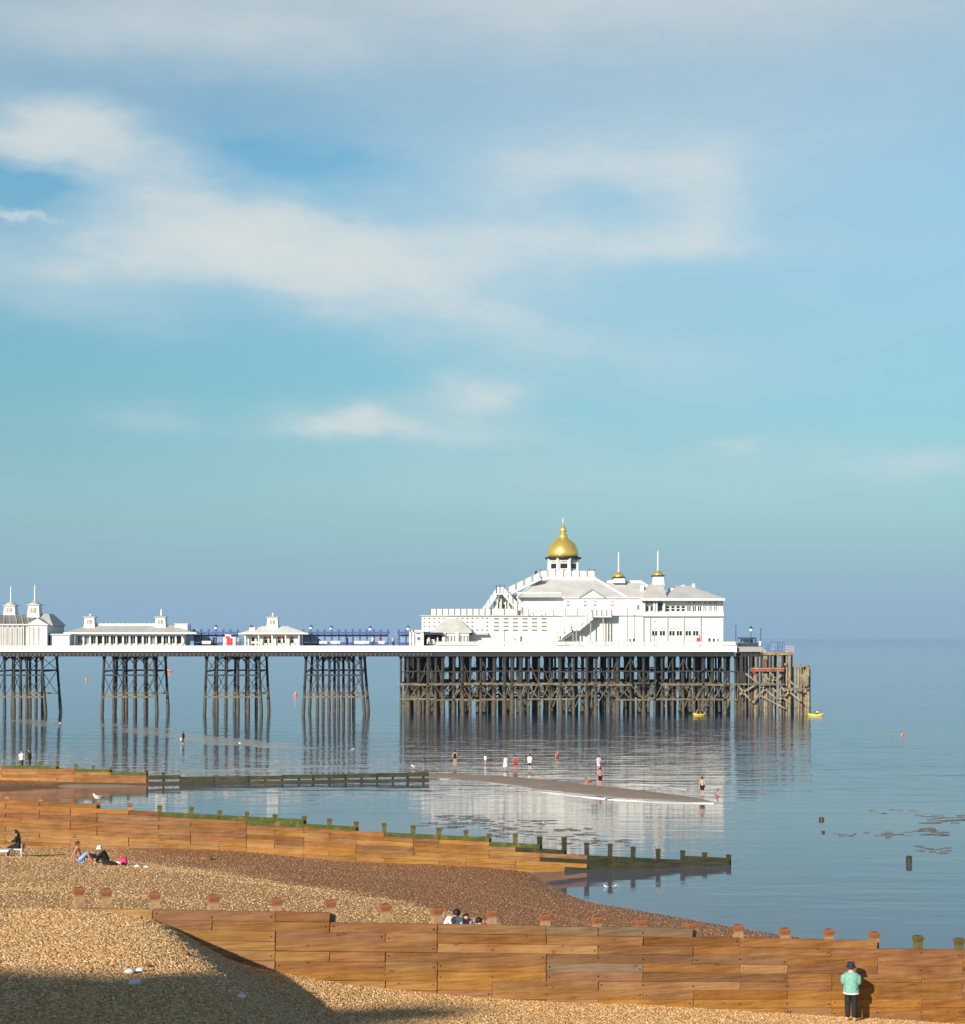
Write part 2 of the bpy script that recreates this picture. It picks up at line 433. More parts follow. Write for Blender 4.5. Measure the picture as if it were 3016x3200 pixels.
def sea_mat():
    m = bpy.data.materials.new('sea_water'); m.use_nodes = True; t = NT(m.node_tree)
    b = m.node_tree.nodes['Principled BSDF']
    g = t.n('ShaderNodeNewGeometry').outputs['Position']; x, y, z = t.sep(g)
    # calm close inshore, small ripples further out, in patches
    out = t.smooth(y, 105, 215)
    patch = t.smooth(t.noise(t.comb(t.m('MULTIPLY', x, .5), y, 0), .035, 4, .6), .42, .66)
    seaward = t.smooth(t.m('ADD', x, t.m('MULTIPLY', y, -.08)), -14, 20)
    amp = t.m('ADD', .10, t.m('MULTIPLY', out, .55))
    amp = t.m('ADD', amp, t.m('MULTIPLY', t.m('MULTIPLY', patch, seaward), .55))
    far = t.smooth(y, 2500, 350)
    amp = t.m('MULTIPLY', amp, t.m('ADD', .12, t.m('MULTIPLY', far, .88)))
    v1 = t.comb(t.m('MULTIPLY', x, .33), y, 0)
    h = t.m('ADD', t.noise(v1, .55, 3, .5), t.m('MULTIPLY', t.noise(v1, 2.1, 3, .55), .22))
    sw = t.noise(t.comb(t.m('ADD', t.m('MULTIPLY', x, .10), t.m('MULTIPLY', y, .02)), t.m('MULTIPLY', y, .5), 4.0), .45, 3, .55)
    h = t.m('ADD', h, t.m('MULTIPLY', sw, 1.3))
    bp = t.n('ShaderNodeBump'); bp.inputs['Distance'].default_value = .11
    t.put(bp.inputs['Strength'], amp); t.put(bp.inputs['Height'], h)
    t.put(b.inputs['Normal'], bp.outputs[0])
    shallow = t.smooth(y, 260, 90)
    c = t.mix(shallow, (.020, .055, .115, 1), (.105, .108, .145, 1))
    t.put(b.inputs['Base Color'], c)
    b.inputs['Roughness'].default_value = .045; b.inputs['IOR'].default_value = 1.33
    M['sea_water'] = m
sea_mat()
mat('foam', (.82, .83, .82), .9, var=.08, scale=3)
mat('weed_rock', (.12, .115, .10), .5, var=.5, scale=2.5, bump=.5, bscale=5)

# ------------------------------------------------------------------ terrain
def curve(pts):
    """smooth monotone interpolation through (x, z) points"""
    xs = [p[0] for p in pts]; zs = [p[1] for p in pts]; n = len(pts)
    d = [(zs[i + 1] - zs[i]) / (xs[i + 1] - xs[i]) for i in range(n - 1)]
    m = [d[0]] + [0 if d[i - 1] * d[i] <= 0 else 2 * d[i - 1] * d[i] / (d[i - 1] + d[i]) for i in range(1, n - 1)] + [d[-1]]
    def f(x):
        if x <= xs[0]: return zs[0] + (x - xs[0]) * m[0]
        if x >= xs[-1]: return zs[-1] + (x - xs[-1]) * m[-1]
        i = max(k for k in range(n - 1) if xs[k] <= x)
        h = xs[i + 1] - xs[i]; t = (x - xs[i]) / h
        return (2*t**3 - 3*t*t + 1)*zs[i] + (t**3 - 2*t*t + t)*h*m[i] + (-2*t**3 + 3*t*t)*zs[i+1] + (t**3 - t*t)*h*m[i+1]
    return f
def ss(x, a, b): t = min(1, max(0, (x - a) / (b - a))); return t * t * (3 - 2 * t)
def nz(x, y, s=1.0): return noise.noise(Vector((x * s, y * s, 3.3)))

def G1Y(x): return 42.11 + .3796 * x
def G2Y(x): return 87.95 + .25 * x
def on_line(line, pts):
    d = line(1) - line(0); out = []
    for u, v in pts:
        k = (u - UC) / FPX; x = line(0) * k / (1 - d * k); out.append((x, wz(v, line(x))))
    return out
def G3Y(x): return 144.9 + .11 * x
G1N = curve([(-60, 7.2), (-14, 6.75), (-10, 6.5), (-8.3, 6.22), (-6.2, 4.95), (-5, 4.55), (0, 3.52), (6.2, 2.70), (14.2, 1.55), (25, .2), (40, -1.5)])
G1F = curve([(-60, 7.6), (-14, 6.55), (-7.4, 5.85), (0, 4.95), (6, 3.45), (10.5, 2.3), (14, 1.6), (19, .85), (25, -.1), (32, -1.2), (60, -2.5)])
G2N = curve([(-80, 4.6), (-45, 3.3)] + on_line(G2Y, [(0, 2640), (450, 2651), (760, 2666), (1300, 2700), (1600, 2712), (1800, 2721)]) + [(8.5, -.18), (14, -.4), (40, -1.5)])
G2F = curve([(-80, 3.0), (-45, 1.8), (-23, .9), (-15, .4), (-8, -.2), (0, -.5), (15, -1), (40, -2)])
G3N = curve([(-90, 2.2), (-60, 1.2), (-41, .48), (-33, .22), (-25, .02), (-15, -.15), (0, -.5), (40, -1.5)])
def zA(x, y):
    d = max(0, G1Y(x) - y)
    return G1N(x - .36 * d) + .04 * nz(x, y, .6) + .03 * nz(x, y, .17)
def zB(x, y):
    t = (y - G1Y(x)) / (G2Y(x) - G1Y(x)); t = min(1, max(0, t))
    q = t ** .8; z = G1F(x) * (1 - q) + G2N(x) * q - .38 * 4 * t * (1 - t) * ss(x, -5, 5) - .42 * ss(x, -1, 6) * ss(t, .35, .8)
    berm = .10 * math.sin(z * 4.2 + nz(x, y, .08) * 2) if z > .6 else 0
    return z + berm + .05 * nz(x, y, .5) * min(1, max(0, z)) + .08 * nz(x, y, .11)
def zC(x, y):
    t = (y - G2Y(x)) / (G3Y(x) - G2Y(x)); t = min(1, max(0, t))
    return G2F(x) * (1 - t) + G3N(x) * t - 4 * t * (1 - t) * 1.9

def patch(name, f, ylo, yhi, x0, x1, nx, ny, m):
    vs_, fs = [], []
    for i in range(nx + 1):
        x = x0 + (x1 - x0) * i / nx
        a, b = ylo(x), yhi(x)
        for j in range(ny + 1):
            y = a + (b - a) * j / ny
            vs_.append((x, y, f(x, y)))
    for i in range(nx):
        for j in range(ny):
            k = i * (ny + 1) + j
            fs.append((k, k + ny + 1, k + ny + 2, k + 1))
    me = bpy.data.meshes.new(name); me.from_pydata(vs_, [], fs)
    for p in me.polygons: p.use_smooth = True
    o = link_mesh(name, me, M[m]); o['kind'] = 'structure'
    return o
beach_near = patch('shingle_beach', zA, lambda x: 4.0, lambda x: G1Y(x), -40, 40, 240, 110, 'shingle_near')
beach_mid = patch('shingle_beach_middle', zB, lambda x: G1Y(x) + .02, lambda x: G2Y(x), -60, 60, 220, 120, 'shingle_mid')
beach_far = patch('shingle_beach_far', zC, lambda x: G2Y(x) + .02, lambda x: G3Y(x), -90, 60, 120, 60, 'shingle_mid')

# the sea: one sheet to the horizon
me = bpy.data.meshes.new('sea')
me.from_pydata([(-16000, 30, 0), (16000, 30, 0), (16000, 26000, 0), (-16000, 26000, 0)], [], [(0, 1, 2, 3)])
sea = link_mesh('sea', me, M['sea_water']); sea['kind'] = 'structure'

def ripples():
    """the ruffled water off the pier as real small waves"""
    x0, x1, y0, y1, nx, ny = -92.0, 64.0, 118.0, 266.0, 230, 760
    vs_, fs = [], []
    for j in range(ny + 1):
        y = y0 + (y1 - y0) * j / ny; fy = ss(y, 119, 142) * ss(y, 262.5, 249)
        for i in range(nx + 1):
            x = x0 + (x1 - x0) * i / nx
            f = (max(fy * ss(x, -33, -14), .75 * ss(y, 196, 215) * ss(y, 265.5, 256) * ss(x, -91, -80))) * ss(x, 63, 48)
            z = .004
            if f > 0:
                h = .62 * noise.noise(Vector((x * .22, y * .95, 1.3))) + .30 * noise.noise(Vector((x * .5, y * 2.0, 7.3))) + 1.1 * noise.noise(Vector((x * .045 + y * .01, y * .21, 4.1)))
                z += f * (.052 + .033 * h) * (1 + .9 * ss(x, 14, 32))
            vs_.append((x, y, z))
    w = nx + 1
    for j in range(ny):
        for i in range(nx):
            k = j * w + i; fs.append((k, k + 1, k + w + 1, k + w))
    me = bpy.data.meshes.new('sea_ripples'); me.from_pydata(vs_, [], fs)
    for p in me.polygons: p.use_smooth = True
    o = link_mesh('sea_ripples', me, M['sea_water']); o['kind'] = 'structure'
ripples()

def ribbon(name, pts, height, m, kind, wig=0.0, seg=10, seed=0, cross=8, base=-.05):
    """a low domed bank that follows a centre line on the ground: pts = (u, v, half width in metres)"""
    P = [(ground(u, v), w) for u, v, w in pts]
    vs_, fs = [], []; rows = []
    for i in range(len(P) - 1):
        for k in range(seg):
            t = k / seg; rows.append((P[i][0].lerp(P[i + 1][0], t), P[i][1] * (1 - t) + P[i + 1][1] * t))
    rows.append(P[-1])
    for i, (c, w) in enumerate(rows):
        d = (rows[min(i + 1, len(rows) - 1)][0] - rows[max(i - 1, 0)][0]).normalized()
        nrm = Vector((-d.y, d.x, 0))
        for j in range(cross + 1):
            s = -1 + 2 * j / cross
            ww = w * (1 + wig * noise.noise(Vector((c.x * .35, c.y * .2 + seed, s * .8))))
            q = c + nrm * s * ww
            h = base + (height - base) * (1 - s * s) * min(1, w / 1.6 if kind == 'structure' else 1) * (1 + .4 * noise.noise(Vector((q.x * .25, q.y * .12, seed))))
            vs_.append((q.x, q.y, h))
    for i in range(len(rows) - 1):
        for j in range(cross):
            k = i * (cross + 1) + j; fs.append((k, k + 1, k + cross + 2, k + cross + 1))
    me = bpy.data.meshes.new(name); me.from_pydata(vs_, [], fs)
    for p in me.polygons: p.use_smooth = True
    o = link_mesh(name, me, M[m]); o['kind'] = kind
    return o
spit = ribbon('sand_spit', [(1290, 2424, 3.0), (1400, 2428, 3.4), (1600, 2440, 4.0), (1800, 2464, 4.3), (2000, 2487, 3.6), (2140, 2500, 2.0), (2215, 2506, .8), (2252, 2509, .15)], .20, 'wet_sand', 'structure', .25)
mat('wet_flat', (.25, .235, .22), .20, var=.15, scale=.4, bump=.12, bscale=2.5, spec=.5)
bar1 = ribbon('sand_bar', [(20, 2252, 7), (200, 2260, 10), (400, 2276, 10), (560, 2298, 9), (760, 2322, 6), (1000, 2342, 3)], .06, 'wet_flat', 'structure', .7, seed=2)
bar2 = ribbon('sand_bar', [(560, 2412, 2.0), (800, 2404, 3.2), (1100, 2392, 4), (1300, 2392, 3)], .05, 'wet_flat', 'structure', .7, seed=5)
bar3 = ribbon('sand_bar', [(2260, 2556, .8), (2400, 2562, 1.2), (2520, 2578, .4)], .03, 'wet_flat', 'structure', .7, seed=8)
bar4 = ribbon('sand_bar', [(-40, 2452, 3), (160, 2456, 2.6), (330, 2458, 1.8), (470, 2458, .6)], .16, 'wet_sand', 'structure', .3, seed=9)

def foam(pts, w, seed):
    o = ribbon('foam', [(u, v, w) for u, v in pts], .085, 'foam', 'stuff', 1.6, seg=24, seed=seed, cross=4, base=-.03)
    tag(o, None, None)
    return o
foam([(1340, 2437), (1450, 2438), (1560, 2441)], .55, 1)['label'] = 'thin white foam line lapping the sand spit at the low groyne end'
foam([(1560, 2460), (1700, 2478), (1820, 2492), (1900, 2499)], .42, 2)['label'] = 'white foam edge along the near side of the sand spit'
foam([(1900, 2500), (2060, 2509), (2232, 2513)], .50, 3)['label'] = 'white foam edge at the seaward tip of the sand spit'
foam([(1965, 2452), (2060, 2458), (2150, 2470)], .30, 4)['label'] = 'small broken wave beside the wading person at the spit'

# rock and weed beds in the shallows: one irregular mass each
def weed_bed(spots, label, seed):
    rr = random.Random(seed); mb = MB()
    for (u, v, du, dv, n, wmin, wmax) in spots:
        for _ in range(int(n * 1.6)):
            g = ground(u + rr.uniform(-du, du), v + rr.uniform(-dv, dv))
            L = rr.uniform(wmin, wmax) * .48; W = L * rr.uniform(.10, .26); H = rr.uniform(.015, .05)
            k = 9; a0 = rr.uniform(-.3, .3)
            for (sc_, zz) in ((1, -.03),):
                lo, mid_, top = [], [], []
                for q in range(k):
                    t = 2 * math.pi * q / k; jj = rr.uniform(.7, 1.2)
                    px, py = math.cos(t) * L * jj, math.sin(t) * W * jj
                    X, Y = px * math.cos(a0) - py * math.sin(a0), px * math.sin(a0) + py * math.cos(a0)
                    lo.append((g.x + X, g.y + Y, -.04)); mid_.append((g.x + X * .8, g.y + Y * .8, H * .7 * rr.uniform(.6, 1.2))); top.append((g.x + X * .4, g.y + Y * .4, H * rr.uniform(.7, 1.2)))
                b = len(mb.v); mb.v += lo + mid_ + top
                for rg in range(2):
                    for q in range(k):
                        mb.f.append((b + rg * k + q, b + rg * k + (q + 1) % k, b + (rg + 1) * k + (q + 1) % k, b + (rg + 1) * k + q))
                mb.f.append(tuple(b + 2 * k + q for q in range(k)))
    o = mb.build('weed_covered_rocks', M['weed_rock'], smooth=True); tag(o, label, None, None, 'stuff'); return o
weed_bed([(1450, 2556, 90, 8, 14, .5, 1.5), (1560, 2575, 170, 14, 26, .4, 1.4), (1680, 2602, 170, 16, 26, .4, 1.3), (1840, 2632, 130, 12, 16, .4, 1.1), (1400, 2580, 90, 10, 10, .5, 1.4)], 'dark weed covered rocks awash beyond the mossy groyne', 3)
weed_bed([(2960, 2560, 60, 14, 12, .6, 2.0), (2860, 2600, 120, 12, 12, .5, 1.6), (2720, 2610, 110, 10, 9, .3, 1.2), (2920, 2655, 60, 12, 8, .4, 1.0), (2800, 2540, 100, 10, 6, .4, 1.0)], 'dark weed covered rocks awash at the right edge of the bay', 4)
weed_bed([(1100, 2352, 120, 8, 12, .6, 2.2), (1200, 2362, 60, 4, 6, .6, 2.0)], 'low dark rocks awash off the low far groyne', 6)

# loose stones of the shingle: real stones scattered over the banks
def scatter(name, target, density, smin, smax, label, seed, zmin, ymax, xr, stone='pebble'):
    me = bpy.data.meshes.new(name)
    bm = bmesh.new(); bm.from_mesh(target.data)
    kill = [f for f in bm.faces if not (xr[0] < f.calc_center_median().x < xr[1] and f.calc_center_median().z > zmin and ymax[0] < f.calc_center_median().y < ymax[1])]
    bmesh.ops.delete(bm, geom=kill, context='FACES'); bm.to_mesh(me); bm.free()
    o = link_mesh(name, me, None); tag(o, label, None, None, 'stuff')
    ng = bpy.data.node_groups.new(name, 'GeometryNodeTree')
    ng.interface.new_socket('Geometry', in_out='INPUT', socket_type='NodeSocketGeometry')
    ng.interface.new_socket('Geometry', in_out='OUTPUT', socket_type='NodeSocketGeometry')
    N = ng.nodes; L = ng.links
    gi = N.new('NodeGroupInput'); go = N.new('NodeGroupOutput')
    dp = N.new('GeometryNodeDistributePointsOnFaces'); dp.inputs['Density'].default_value = density; dp.inputs['Seed'].default_value = seed
    ico = N.new('GeometryNodeMeshIcoSphere'); ico.inputs['Radius'].default_value = 1.0; ico.inputs['Subdivisions'].default_value = 2
    ip = N.new('GeometryNodeInstanceOnPoints')
    rv = N.new('FunctionNodeRandomValue'); rv.data_type = 'FLOAT_VECTOR'
    rv.inputs[0].default_value = (smin, smin, smin * .6); rv.inputs[1].default_value = (smax, smax * .8, smax * .55)
    rr = N.new('FunctionNodeRandomValue'); rr.data_type = 'FLOAT_VECTOR'
    rr.inputs[0].default_value = (-.6, -.6, 0); rr.inputs[1].default_value = (.6, .6, 6.28)
    sm = N.new('GeometryNodeSetMaterial'); sm.inputs['Material'].default_value = M[stone]
    L.new(gi.outputs[0], dp.inputs['Mesh']); L.new(dp.outputs['Points'], ip.inputs['Points'])
    L.new(ico.outputs['Mesh'], sm.inputs['Geometry']); L.new(sm.outputs['Geometry'], ip.inputs['Instance'])
    L.new(rv.outputs[0], ip.inputs['Scale']); L.new(rr.outputs[0], ip.inputs['Rotation'])
    L.new(ip.outputs['Instances'], go.inputs[0])
    md = o.modifiers.new('stones', 'NODES'); md.node_group = ng
    return o
scatter('pebbles', beach_near, 400, .012, .042, 'loose tan and cream pebbles of the foreground shingle bank', 3, 1.0, (23, 60), (-15, 17))
scatter('pebbles', beach_mid, 40, .014, .045, 'loose pebbles on the shingle between the two nearer groynes', 5, -.05, (38, 100), (-28, 26), 'pebble_mid')

# ------------------------------------------------------------------ groynes
def plank_mesh(name, m):
    bm = bmesh.new(); bmesh.ops.create_cube(bm, size=1.0)
    bm.to_mesh(me := bpy.data.meshes.new(name)); bm.free(); me.materials.append(M[m]); return me
PM = {k: plank_mesh('plank_' + k, k) for k in ('timber', 'timber_yellow', 'timber_grey', 'timber_algae', 'timber_wet', 'timber_dark')}
def post_mesh(m, w, depth):
    mb = MB(); h = w / 2; c = h * 1.16
    sq = lambda r, z: [(-r, -r, z), (r, -r, z), (r, r, z), (-r, r, z)]
    mb.hexa(sq(h, -depth), sq(h * .96, -.115)); mb.hexa(sq(c * .97, -.115), sq(c, -.03)); mb.hexa(sq(c, -.03), sq(c * .8, .012))
    me = mb.mesh('post'); me.materials.append(M[m]); return me
POSTM = {(k, w): post_mesh(k, w, 3.2) for k in ('post_wood', 'post_mossy', 'timber_wet') for w in (.215,)}
bolt_me = MB().tube([(0, 0, 0), (0, -0.03, 0)], .017, 6).mesh('bolt'); bolt_me.materials.append(M['iron'])

def groyne(label, line, posts, top, slope, rowh, z_ref, nearz, xa, xb, choose, postmat, thick=.10, bolts=False, seed=1, extra=(), minz=-9):
    rr = random.Random(seed)
    dydx = line(1) - line(0); yaw = math.atan(dydx); pit = math.atan(slope * math.cos(yaw))
    x0 = xa; g = thing('groyne', (xa, line(xa), nearz(xa)), label, 'groyne', 'timber groynes across the beach')
    # posts stand behind the boarding
    px = []
    for (u, vt) in posts:
        k = (u - UC) / FPX; x = line(0) * k / (1 - dydx * k); px.append(x)
        y = line(x) + .20; zt = wz(vt, y)
        tilt = (rr.uniform(-.03, .03), rr.uniform(-.03, .03), yaw + rr.uniform(-.06, .06))
        inst('post', POSTM[(postmat(x), .215)], g, (x, y, zt), tilt, (rr.uniform(.92, 1.1), rr.uniform(.92, 1.1), 1))
    for x, zt in extra:
        px.append(x); inst('post', POSTM[(postmat(x), .215)], g, (x, line(x) + .20, zt), (0, 0, yaw))
    px.sort()
    sp = (px[-1] - px[0]) / (len(px) - 1)
    joints = px[:]
    while joints[0] - sp > xa: joints.insert(0, joints[0] - sp)
    while joints[-1] + sp < xb: joints.append(joints[-1] + sp)
    nrows = 40
    for r in range(nrows):
        i = -(r % 2)
        while i < len(joints) - 1:
            n = rr.choice((1, 2, 2, 2, 3))
            a = joints[max(i, 0)]; b = joints[min(i + n, len(joints) - 1)]; i += n
            if b - a < .3: continue
            xm = (a + b) / 2
            zc = z_ref - slope * (xm - xa) - (r + .5) * rowh
            tz = max(top(a + .3), top(b - .3)) if False else top(xm)
            if zc + rowh * .45 > tz + .11: continue
            if zc + rowh / 2 < min(nearz(a), nearz(xm), nearz(b)) - .35 or zc < minz: continue
            istop = zc + rowh * 1.45 > tz + .11
            k = choose(xm, zc, istop, rr)
            if k is None: continue
            L = (b - a) / math.cos(yaw) - rr.uniform(.008, .03)
            inst('plank', PM[k], g, (xm, line(xm) - .07 + rr.uniform(-.022, .022), zc + rr.uniform(-.006, .006)),
                 (rr.uniform(-.02, .02), pit + rr.uniform(-.003, .003), yaw), (L, thick * rr.uniform(.85, 1.15), rowh * rr.uniform(.955, .988)))
            if bolts:
                for jx in joints:
                    if a - .01 <= jx <= b + .01 and rr.random() < .45:
                        ox = min(max(jx, a + .09), b - .09)
                        inst('bolt', bolt_me, g, (ox, line(ox) - .11, zc - slope * (ox - xm) + rr.uniform(-.04, .04)), (0, 0, yaw))
    return g, joints

# nearest groyne
top1 = curve([(-30, 7.6), (-14, 6.7), (-8.3, 6.42), (-6.6, 6.15), (-4.1, 5.93), (-2.5, 5.77), (0, 5.47), (1.65, 5.31), (3.9, 5.11), (6, 4.86), (8.8, 4.48), (11.6, 4.1), (14.3, 3.83), (30, 1.9)])
def ch1(x, z, istop, rr):
    if istop and 0.5 < x < 6.2: return 'timber_grey'
    nb = z - G1N(x)
    if nb < .62 and rr.random() < .8: return 'timber_yellow'
    if nb > 1.1 and rr.random() < .10: return 'timber_dark'
    return 'timber' if rr.random() < .82 else rr.choice(('timber_yellow', 'timber_grey', 'timber_dark'))
p1 = [(240, 2775), (325, 2780), (478, 2790), (663, 2798), (860, 2808), (1030, 2815), (1203, 2827), (1365, 2838), (1537, 2845), (1705, 2857), (1867, 2866), (2007, 2875), (2163, 2885), (2310, 2891), (2457, 2902), (2595, 2905), (2738, 2914), (2875, 2925), (3003, 2933)]
groyne('long plank groyne nearest the camera, its landward end buried in shingle', G1Y, p1, top1, .085, .245, 7.0, G1N, -9.6, 26, ch1,
       lambda x: 'post_mossy' if x > 12 else 'post_wood', bolts=True, seed=11, extra=[(16.0, 3.9), (17.5, 3.7), (19.0, 3.5)])

# second groyne, green with weed along its top
top2 = curve([(-60, 7.0)] + on_line(G2Y, [(-120, 2500), (70, 2506), (300, 2517), (450, 2530), (550, 2543), (680, 2550), (850, 2562), (1000, 2577), (1190, 2592), (1300, 2604), (1500, 2622), (1700, 2650), (1850, 2669), (2000, 2676), (2285, 2678)]) + [(18, .4)])
def ch2(x, z, istop, rr):
    if x > 5.0 or (x > 3.0 and istop): return 'timber_wet'
    if istop and x > -16.5: return 'timber_algae'
    if istop and x > -18.5: return 'timber_dark'
    nb = z - G2N(x)
    if nb < .55: return 'timber_yellow'
    return 'timber' if rr.random() < .75 else rr.choice(('timber_dark', 'timber_yellow'))
p2 = [(18, 2478), (124, 2488), (221, 2497), (304, 2508), (403, 2512), (497, 2518), (596, 2522), (685, 2533), (770, 2538), (858, 2545), (950, 2551), (1029, 2559), (1113, 2568), (1200, 2573), (1291, 2580), (1372, 2588), (1456, 2595), (1529, 2606), (1611, 2606), (1687, 2615), (1764, 2617), (1834, 2629), (1908, 2632), (1980, 2641), (2058, 2648), (2135, 2653), (2204, 2659), (2279, 2666)]
groyne('second plank groyne, its top boards green with weed, ending in the water', G2Y, [(u, v + (5 if u > 1800 else 0)) for u, v in p2], top2, .082, .235, 6.6, lambda x: max(G2N(x), -.2), -30, 14.3, ch2,
       lambda x: 'timber_wet' if x > 3 else ('post_mossy' if x > -17 else 'post_wood'), seed=23)

# far low groyne: boarded at the shore, then two rails on short posts
top3 = curve([(-60, 2.9), (-42.5, 1.92), (-38, 1.75), (-33, 1.3), (-29, .9), (-25, .75), (-5, .9), (0, .9)])
def ch3(x, z, istop, rr):
    if x < -29.3: return 'timber_algae' if istop else rr.choice(('timber', 'timber_yellow', 'timber'))
    return None
p3 = [(61, 2379), (122, 2381), (178, 2384), (235, 2388), (290, 2392), (345, 2397), (399, 2401), (458, 2408), (509, 2413), (564, 2418), (616, 2420), (669, 2422), (726, 2422), (777, 2422), (828, 2421), (881, 2420), (933, 2419), (978, 2417), (1029, 2415), (1080, 2413), (1129, 2412), (1178, 2411), (1227, 2410), (1274, 2409), (1323, 2407)]
g3, _ = groyne('low far groyne of dark rails on short posts reaching towards the sand spit', G3Y, [(u, v + (12 if u > 560 else 0)) for u, v in p3], top3, .016, .26, 2.36, lambda x: max(G3N(x), -.1), -46, wx(1340, 144.3), ch3,
       lambda x: 'timber_wet' if x > -30 else 'post_mossy', seed=31, thick=.2, minz=-.12)

rr = random.Random(77)
xs = [G3Y(0) * k / (1 - .11 * k) for k in [((u - UC) / FPX) for u, _ in p3]] + [wx(1340, 144.3)]
xs = [x for x in xs if x > -31]
yaw3 = math.atan(.11)
for i in range(0, len(xs) - 1, 2):
    a, b = xs[i], xs[min(i + 2, len(xs) - 1)]; xm = (a + b) / 2
    for zz, hh in ((top3(xm) - .27, .36), (.05, .40)):
        inst('rail', PM['timber_wet'], g3, (xm, G3Y(xm) - .05, zz + rr.uniform(-.03, .03)), (0, rr.uniform(-.006, .006), yaw3), ((b - a) / math.cos(yaw3) + .05, .2, hh))

# lone stumps left standing in the shallows
def stump(u, v, w, h, label):
    g = ground(u, v); rr = random.Random(int(u)); mb = MB()
    prof = [(w * .52, -.3), (w * .5, h * .6), (w * .46, h * .92), (w * .3, h)]
    mb.lathe((0, 0, 0), prof, 9)
    mb.v = [(x * rr.uniform(.85, 1.12), y * rr.uniform(.85, 1.12), z * rr.uniform(.95, 1.04)) for x, y, z in mb.v]
    t = thing('timber_stump', (g.x, g.y, 0), label, 'stump', 'stumps standing in the shallow water')
    mb.v = [(x + g.x, y + g.y, z) for x, y, z in mb.v]
    mb.build('stump_post', M['timber_wet'], t)
    MB().tube([(g.x - w * .55, g.y, h * .55), (g.x + w * .55, g.y, h * .6)], w * .08, 6).build('iron_pin', M['rust'], t)
stump(2567, 2563, .36, .22, 'small dark stump in the shallows, farther of the pair on the right')
stump(2841, 2698, .34, .42, 'dark timber stump in the calm water right of the mossy groyne end')
stump(2573, 2602, .22, .12, 'tiny worn stump just nearer than the small dark stump')

# ------------------------------------------------------------------ pier
YF = 267.4                                  # front edge of the decks
DK = wz(2019, YF)                           # deck level
pier = thing('pier', (wx(1250, YF), YF + 8, -1.5), 'long iron pier on dark columns with white deck edge', 'pier')
XL, XH, XR = wx(-260, YF), wx(1240, YF), wx(2303, YF)
part_box('deck', M['deck_wood'], pier, XL, XH - .02, YF + .12, YF + 15, DK - .55, DK - .02)
part_box('deck', M['deck_wood'], pier, XH, XR, YF + .12, YF + 34, DK - .55, DK)
# white boards along the edge
bd = MB().box(-.5, .5, 0, .10, -.96, 0).mesh('fascia_board'); bd.materials.append(M['deck_edge'])
x = XL
while x < XR - .1:
    L = min(8.8, XR - x); inst('fascia_board', bd, pier, (x + L / 2, YF, DK), (0, 0, 0), (L - .02, 1, 1)); x += L
lip = MB()
lip.box(XL, XR, YF - .10, YF + .12, DK + .005, DK + .09)
lip.build('edge_coping', M['white_paint'], pier)
part_box('deck_girder', M['iron'], pier, XL, XR - .3, YF + .5, YF + 1.0, DK - 1.75, DK - .98)
part_box('deck_girder', M['iron'], pier, XL, XH, YF + 6.5, YF + 7.0, DK - 1.7, DK - .6)
part_box('deck_girder', M['iron'], pier, XL, XR - .4, YF + 13.3, YF + 13.8, DK - 1.7, DK - .6)
for yy in (20, 26, 32): part_box('deck_girder', M['iron'], pier, XH + .5, XR - .4, YF + yy, YF + yy + .5, DK - 1.7, DK - .6)
# cantilever brackets
br = MB().hexa([(-.05, 0, -.05), (.05, 0, -.05), (.05, .45, -.05), (-.05, .45, -.05)], [(-.05, -.02, .0), (.05, -.02, .0), (.05, .45, .0), (-.05, .45, .0)])
br = MB().add([(-.10, .12, -.30), (.10, .12, -.30), (.0, .34, -.62), (-.10, .45, -.30), (.10, .45, -.30), (0, .44, -.66)], [(0, 1, 2), (3, 5, 4), (0, 2, 5, 3), (1, 4, 5, 2), (0, 3, 4, 1)])
brm = br.mesh('bracket'); brm.materials.append(M['concrete_grey'])
x = XL + .3
while x < XH + 6:
    inst('bracket', brm, pier, (x, YF + .04, DK - 1.0)); x += .72

# columns: cast iron shafts with flanged joints
def column_mesh(name, r, h, rough=0.0, seed=0):
    rr = random.Random(seed); mb = MB(); prof = [(r * 1.35, -1.6)]
    for zz in (0.0, .55, 1.3, 2.2):
        prof.append((r * (1.25 + rough * rr.uniform(0, .5)), zz))
    prof += [(r * 1.08, 3.2), (r, 4.6), (r * 1.35, 4.62), (r * 1.35, 4.85), (r, 4.87), (r, h - .55), (r * 1.5, h - .2), (r * 1.7, h)]
    mb.lathe((0, 0, 0), prof, 8)
    me = mb.mesh(name, True); me.materials.append(M['weathered_iron']); return me
CH = DK - 1.74
colm = [column_mesh('column', .22, CH, .3, 1), column_mesh('column', .27, CH, .6, 2), column_mesh('column', .19, CH, .2, 3), column_mesh('column', .33, CH, .9, 4)]

